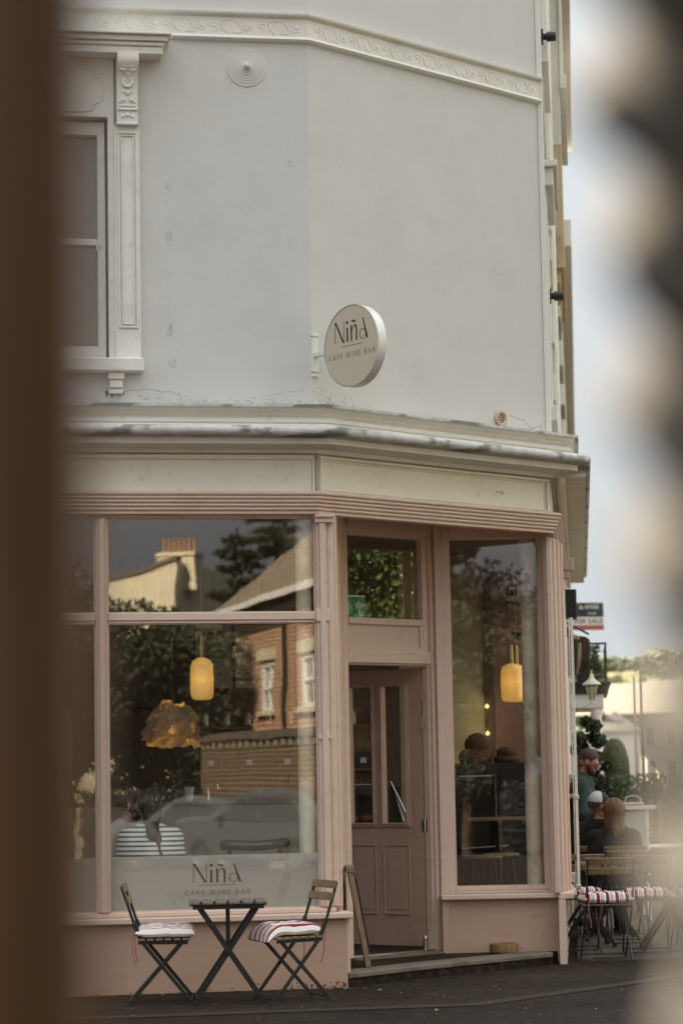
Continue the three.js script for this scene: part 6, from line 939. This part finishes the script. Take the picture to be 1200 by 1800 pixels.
function conifer(label, x, z, H, W, seed, lean) {
  const p = real(x, 0, z), t = thing('cedar_tree', label, 'tree', [p.x, groundY(p.z), p.z]), r = rng(seed), br = [rod([0, -0.3, 0], [lean, H, 0], 0.28, 0.04, 9)], pts = [];
  for (let y = 2.2; y < H - 0.3; y += 0.34 + 0.2 * r()) for (let k = 0; k < 3; k++) { const a = r() * 6.283, L = W * (1.05 - y / H) * (0.55 + 0.65 * r()) + 0.35, x0 = lean * y / H, up = 0.12 + 0.2 * r(); const e = [x0 + L * Math.cos(a), y + up * L - 0.1 * L * L, L * Math.sin(a)]; br.push(tube([[x0, y, 0], [x0 + L * 0.5 * Math.cos(a), y + up * L * 0.7, L * 0.5 * Math.sin(a)], e], 0.03, 6, 4)); const n = Math.ceil(L * 5); for (let q = 0; q < n; q++) { const s = (q + 0.6) / n; pts.push([x0 + L * s * Math.cos(a), y + up * L * Math.sin(s * 1.8) * 0.75 - 0.1 * (L * s) ** 2, L * s * Math.sin(a), 0.10 + 0.16 * (1 - s)]); } }
  part('trunk', merge(br), bark, t); part('crown', leaves(pts.length * 30, (q) => { const c = pts[Math.floor(q() * pts.length)]; return [c[0] + (q() - 0.5) * c[3] * 3.2, c[1] + (q() - 0.7) * c[3] * 1.4, c[2] + (q() - 0.5) * c[3] * 3.2]; }, 0.2, seed + 1, [1, 1, 1], 0.6), G6, t);
}
conifer('dark cedar with spiky level branches behind the slate roof', -3.95, -80, 10.9, 2.6, 231, 0.5);
conifer('tall dark cedar rising behind the hipped slate roof', -1.9, -92, 15.5, 4.4, 235, -0.4);
conifer('dark cedar beside the cream house', -4.9, -88, 8.2, 1.7, 239, 0.2);
{ // low dark shrubs before the cream house
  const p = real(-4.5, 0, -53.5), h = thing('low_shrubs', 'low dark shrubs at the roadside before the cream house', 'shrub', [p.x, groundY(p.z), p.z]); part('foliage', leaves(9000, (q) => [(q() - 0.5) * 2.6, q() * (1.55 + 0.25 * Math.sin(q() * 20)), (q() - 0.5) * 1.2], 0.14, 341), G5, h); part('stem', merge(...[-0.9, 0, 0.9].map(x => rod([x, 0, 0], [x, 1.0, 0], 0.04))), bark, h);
}
{ // pale houses facing the corner across the side street, in full sun
  const h = thing('sunlit_terrace', 'pale sunlit terrace facing the corner from across the side street', 'house', [27, 0, -16]), cm = mat([0.80, 0.74, 0.62], 0.85, { map: 'plaster' });
  part('wall', bx(0, 7, -0.5, 8.6, -22, 16), cm, h); part('roof', (() => { const g = extr(poly([[-0.4, 8.6], [7.4, 8.6], [3.5, 11]]), 38.6); g.translate(0, 0, -22.3); return g; })(), mat([0.2, 0.19, 0.18], 0.8, { map: 'slate' }), h);
  for (let k = 0; k < 9; k++) for (const y of [0.9, 3.6, 6.2]) { const w = part('window', bx(-0.02, -0.001, y, y + 1.5, -20.5 + k * 4.1, -19.4 + k * 4.1), mat([0.1, 0.1, 0.1], 0.1), h); part('sill', bx(-0.12, -0.001, y - 0.12, y - 0.001, -20.65 + k * 4.1, -19.25 + k * 4.1), M.white, w); }
}
// parked cars
function car(label, x, z, yaw, paint) {
  const p = real(x, 0, z), c = thing('parked_car', label, 'car', [p.x, groundY(p.z), p.z], yaw), side = new THREE.Shape();
  side.moveTo(-2.0, 0.32); side.lineTo(-2.05, 0.62); side.quadraticCurveTo(-2.02, 0.85, -1.85, 0.92); side.lineTo(-1.05, 1.0); side.quadraticCurveTo(-0.4, 1.45, 0.1, 1.47); side.lineTo(1.0, 1.44); side.quadraticCurveTo(1.6, 1.36, 1.85, 0.98); side.quadraticCurveTo(2.05, 0.9, 2.05, 0.6); side.lineTo(2.0, 0.32); side.absarc(1.28, 0.32, 0.36, 0, Math.PI, false); side.lineTo(-0.92, 0.32); side.absarc(-1.28, 0.32, 0.36, 0, Math.PI, false); side.closePath();
  const g = new THREE.ExtrudeGeometry(side, { depth: 1.5, bevelEnabled: true, bevelSize: 0.1, bevelThickness: 0.12, bevelSegments: 4, curveSegments: 12 }); g.translate(0, 0, -0.75); const q = g.attributes.position; for (let i = 0; i < q.count; i++) { const y = q.getY(i); if (y > 0.95) q.setZ(i, q.getZ(i) * (1 - 0.32 * (y - 0.95))); } g.computeVertexNormals(); part('body', uvBox(g), paint, c);
  const gl = mat([0.03, 0.032, 0.034], 0.08, { clearcoat: 1 }); const win = poly([[-0.85, 0.98], [-0.25, 1.38], [0.25, 1.4], [0.25, 0.98]]), win2 = poly([[0.32, 0.98], [0.32, 1.4], [1.0, 1.37], [1.5, 1.0]]);
  for (const s of [-1, 1]) for (const w of [win, win2]) { const e = extr(w, 0.02); e.translate(0, 0, -0.01); const P = e.attributes.position; for (let i = 0; i < P.count; i++) P.setZ(i, P.getZ(i) + s * (0.87 * (1 - 0.32 * (P.getY(i) - 0.95)) + 0.012)); e.computeVertexNormals(); part('side_window', e, gl, c); }
  part('windscreen', (() => { const e = bx(-0.01, 0.01, -0.3, 0.3, -0.66, 0.66); e.rotateZ(-0.98); e.translate(-0.74, 1.26, 0); return e; })(), gl, c); part('rear_window', (() => { const e = bx(-0.01, 0.01, -0.2, 0.2, -0.62, 0.62); e.rotateZ(0.72); e.translate(1.68, 1.26, 0); return e; })(), gl, c);
  for (const [a, s] of [[-1.28, 1], [-1.28, -1], [1.28, 1], [1.28, -1]]) { const w = part('wheel', (() => { const e = new THREE.TorusGeometry(0.24, 0.085, 10, 26); e.translate(a, 0.325, s * 0.76); return uvBox(e); })(), M.black, c); part('rim', (() => { const e = new THREE.CylinderGeometry(0.2, 0.2, 0.06, 20); e.rotateX(Math.PI / 2); e.translate(a, 0.325, s * 0.79); return uvBox(e); })(), M.chrome, w); }
  for (const s of [-1, 1]) { part('headlight', bx(-2.13, -2.05, 0.66, 0.8, s * 0.5 - 0.14, s * 0.5 + 0.14, 0.03), M.white, c); part('tail_light', bx(2.05, 2.14, 0.68, 0.88, s * 0.6 - 0.1, s * 0.6 + 0.1, 0.03), mat([0.3, 0.02, 0.02], 0.3), c); part('door_mirror', bx(-0.72, -0.6, 0.98, 1.1, s * 0.98 - 0.08, s * 0.98 + 0.08, 0.03), paint, c); }
}
car('grey hatchback parked before the garden wall', -1.35, -47, 62 * D, mat([0.085, 0.09, 0.092], 0.35, { clearcoat: 0.6, metal: 0.3 }));
car('paler grey car parked behind the first grey hatchback', -3.0, -52.5, 60 * D, mat([0.10, 0.107, 0.107], 0.35, { clearcoat: 0.6, metal: 0.2 }));
{ // woman in a light dress across the road, seen in the tall window
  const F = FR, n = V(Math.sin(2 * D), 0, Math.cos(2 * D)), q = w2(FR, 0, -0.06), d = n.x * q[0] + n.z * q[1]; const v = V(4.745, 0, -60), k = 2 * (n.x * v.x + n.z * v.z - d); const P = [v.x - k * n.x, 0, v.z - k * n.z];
  const y0 = 0.92, tr = trunk(y0, 0.0, 0.86), arms = [...limb([[0.16, y0 + 0.45, 0], 0.042], [[0.3, y0 + 0.25, 0.05], 0.034], [[0.16, y0 + 0.52, 0.18], 0.025]), ...limb([[-0.16, y0 + 0.45, 0], 0.042], [[-0.22, y0 + 0.18, 0], 0.034], [[-0.2, y0 - 0.06, 0.05], 0.025])], lg = [...limb([[0.085, y0, 0], 0.085], [[0.09, 0.5, 0.02], 0.055], [[0.08, 0.09, -0.02], 0.038]), ...limb([[-0.085, y0, 0], 0.085], [[-0.09, 0.5, 0.02], 0.055], [[-0.08, 0.09, -0.02], 0.038])], feet = [...limb([[0.08, 0.06, -0.03], 0.04], [[0.09, 0.035, 0.13], 0.03]), ...limb([[-0.08, 0.06, -0.03], 0.04], [[-0.09, 0.035, 0.13], 0.03])];
  person('person in a pale sleeveless dress with one hand raised, across the road', [P[0], groundY(P[2]), P[2]], Math.PI, { bones: [...tr, [[0, y0 + 0.48, 0], [0, y0 + 0.6, 0.02], 0.045, 0.043], ...arms, ...lg, ...feet], head: { yaw: 0, pitch: 0, pos: [0, y0 + 0.57, 0.02] }, hands: [[[0.16, y0 + 0.52, 0.18], [-0.5, 0.8, 0.1], [-0.5, 0, -0.8], 1, 0.4], [[-0.2, y0 - 0.06, 0.05], [0.05, -1, 0.1], [1, 0, 0], -1, 0.3]], wear: [['dress', infl([...tr, [[-0.06, y0 - 0.05, 0], [-0.09, 0.5, 0], 0.13, 0.13], [[0.06, y0 - 0.05, 0], [0.09, 0.5, 0], 0.13, 0.13]], 0.018), mat([0.36, 0.33, 0.28], 0.9, { map: 'fabric' })], ['shoes', infl(feet, 0.012), M.white, 0.012]], hair: [['hair', infl(cap, 0.004), dkHair, capCut]] });
}
{ // evergreen hedge on the far verge
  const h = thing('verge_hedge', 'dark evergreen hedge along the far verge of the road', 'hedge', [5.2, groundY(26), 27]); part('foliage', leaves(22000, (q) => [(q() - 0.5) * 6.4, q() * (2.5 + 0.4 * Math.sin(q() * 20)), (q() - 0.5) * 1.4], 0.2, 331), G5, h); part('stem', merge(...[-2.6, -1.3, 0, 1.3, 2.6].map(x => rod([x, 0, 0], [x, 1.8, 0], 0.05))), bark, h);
}
// ------------------------------------------------------------------ near the camera: the dark porch one looks out of, its door post and a twisted post, far out of focus
{
  const wd = mat([0.14, 0.068, 0.021], 0.5, { map: 'wood', bump: 'wood', bs: 0.002 }), dk = mat([0.20, 0.13, 0.08], 0.8, { map: 'wood' });
  const r = thing('timber_porch', 'dark timber porch that the street is seen from', 'porch', [0, 0, 0]);
  part('side_wall', bx(0.4, 0.46, -0.1, 2.085, -1.0, 2.39), dk, r); part('front_wall', bx(0.47, 1.9, -0.1, 2.6, -1.3, -1.2), dk, r); part('lintel', bx(0.1, 0.46, 2.09, 2.6, -1.3, -0.55), dk, r);
  const t = thing('door_post', 'dark brown timber post close by, out of focus', 'post', [-0.242, 0.004, -1.1]);
  part('upright', merge(bx(-0.35, 0.10, 0, 4.19, -0.05, 0.04, 0.01), bx(0.10, 0.128, 0, 4.19, -0.03, 0.025, 0.012)), wd, t); part('stop_moulding', bx(-0.1, -0.02, 0, 4.19, 0.041, 0.06, 0.008), wd, t);
  const pos = [], idx = [], A = 40, B = 300, strands = 3, N = noise2(515);
  for (let j = 0; j <= B; j++) for (let i = 0; i < A; i++) { const y = j / B * 2.07, th = i / A * 2 * Math.PI, ph = strands * th - y / 0.066 * 2 * Math.PI + 1.4 * (N(y * 4, 3.5, 97) - 0.5), lobe = Math.pow(Math.abs(Math.cos(ph / 2)), 0.8), w = 0.9 + 0.3 * N(y * 9, 7.5, 97), R = (0.022 + 0.031 * lobe) * w + 0.008 * (N(th * 3 + 20, y * 40, 97) - 0.5); pos.push(R * Math.cos(th) + 0.012 * (N(y * 3, 11.5, 97) - 0.5), y, R * Math.sin(th)); }
  for (let j = 0; j < B; j++) for (let i = 0; i < A; i++) { const a = j * A + i, b = j * A + (i + 1) % A, c = a + A, d = b + A; idx.push(a, c, b, b, c, d); }
  const g = new THREE.BufferGeometry(); g.setAttribute('position', new THREE.Float32BufferAttribute(pos, 3)); g.setIndex(idx); g.computeVertexNormals();
  const s = thing('twisted_post', 'twisted rope-like post close by, out of focus', 'post', [0.279, 0.004, -1.0]); part('shaft', uvBox(g), mat([0.09, 0.084, 0.074], 0.85, { map: 'wood' }), s); s.rotation.z = 0.063;
}
shadow(scene);
renderer.render(scene, camera);
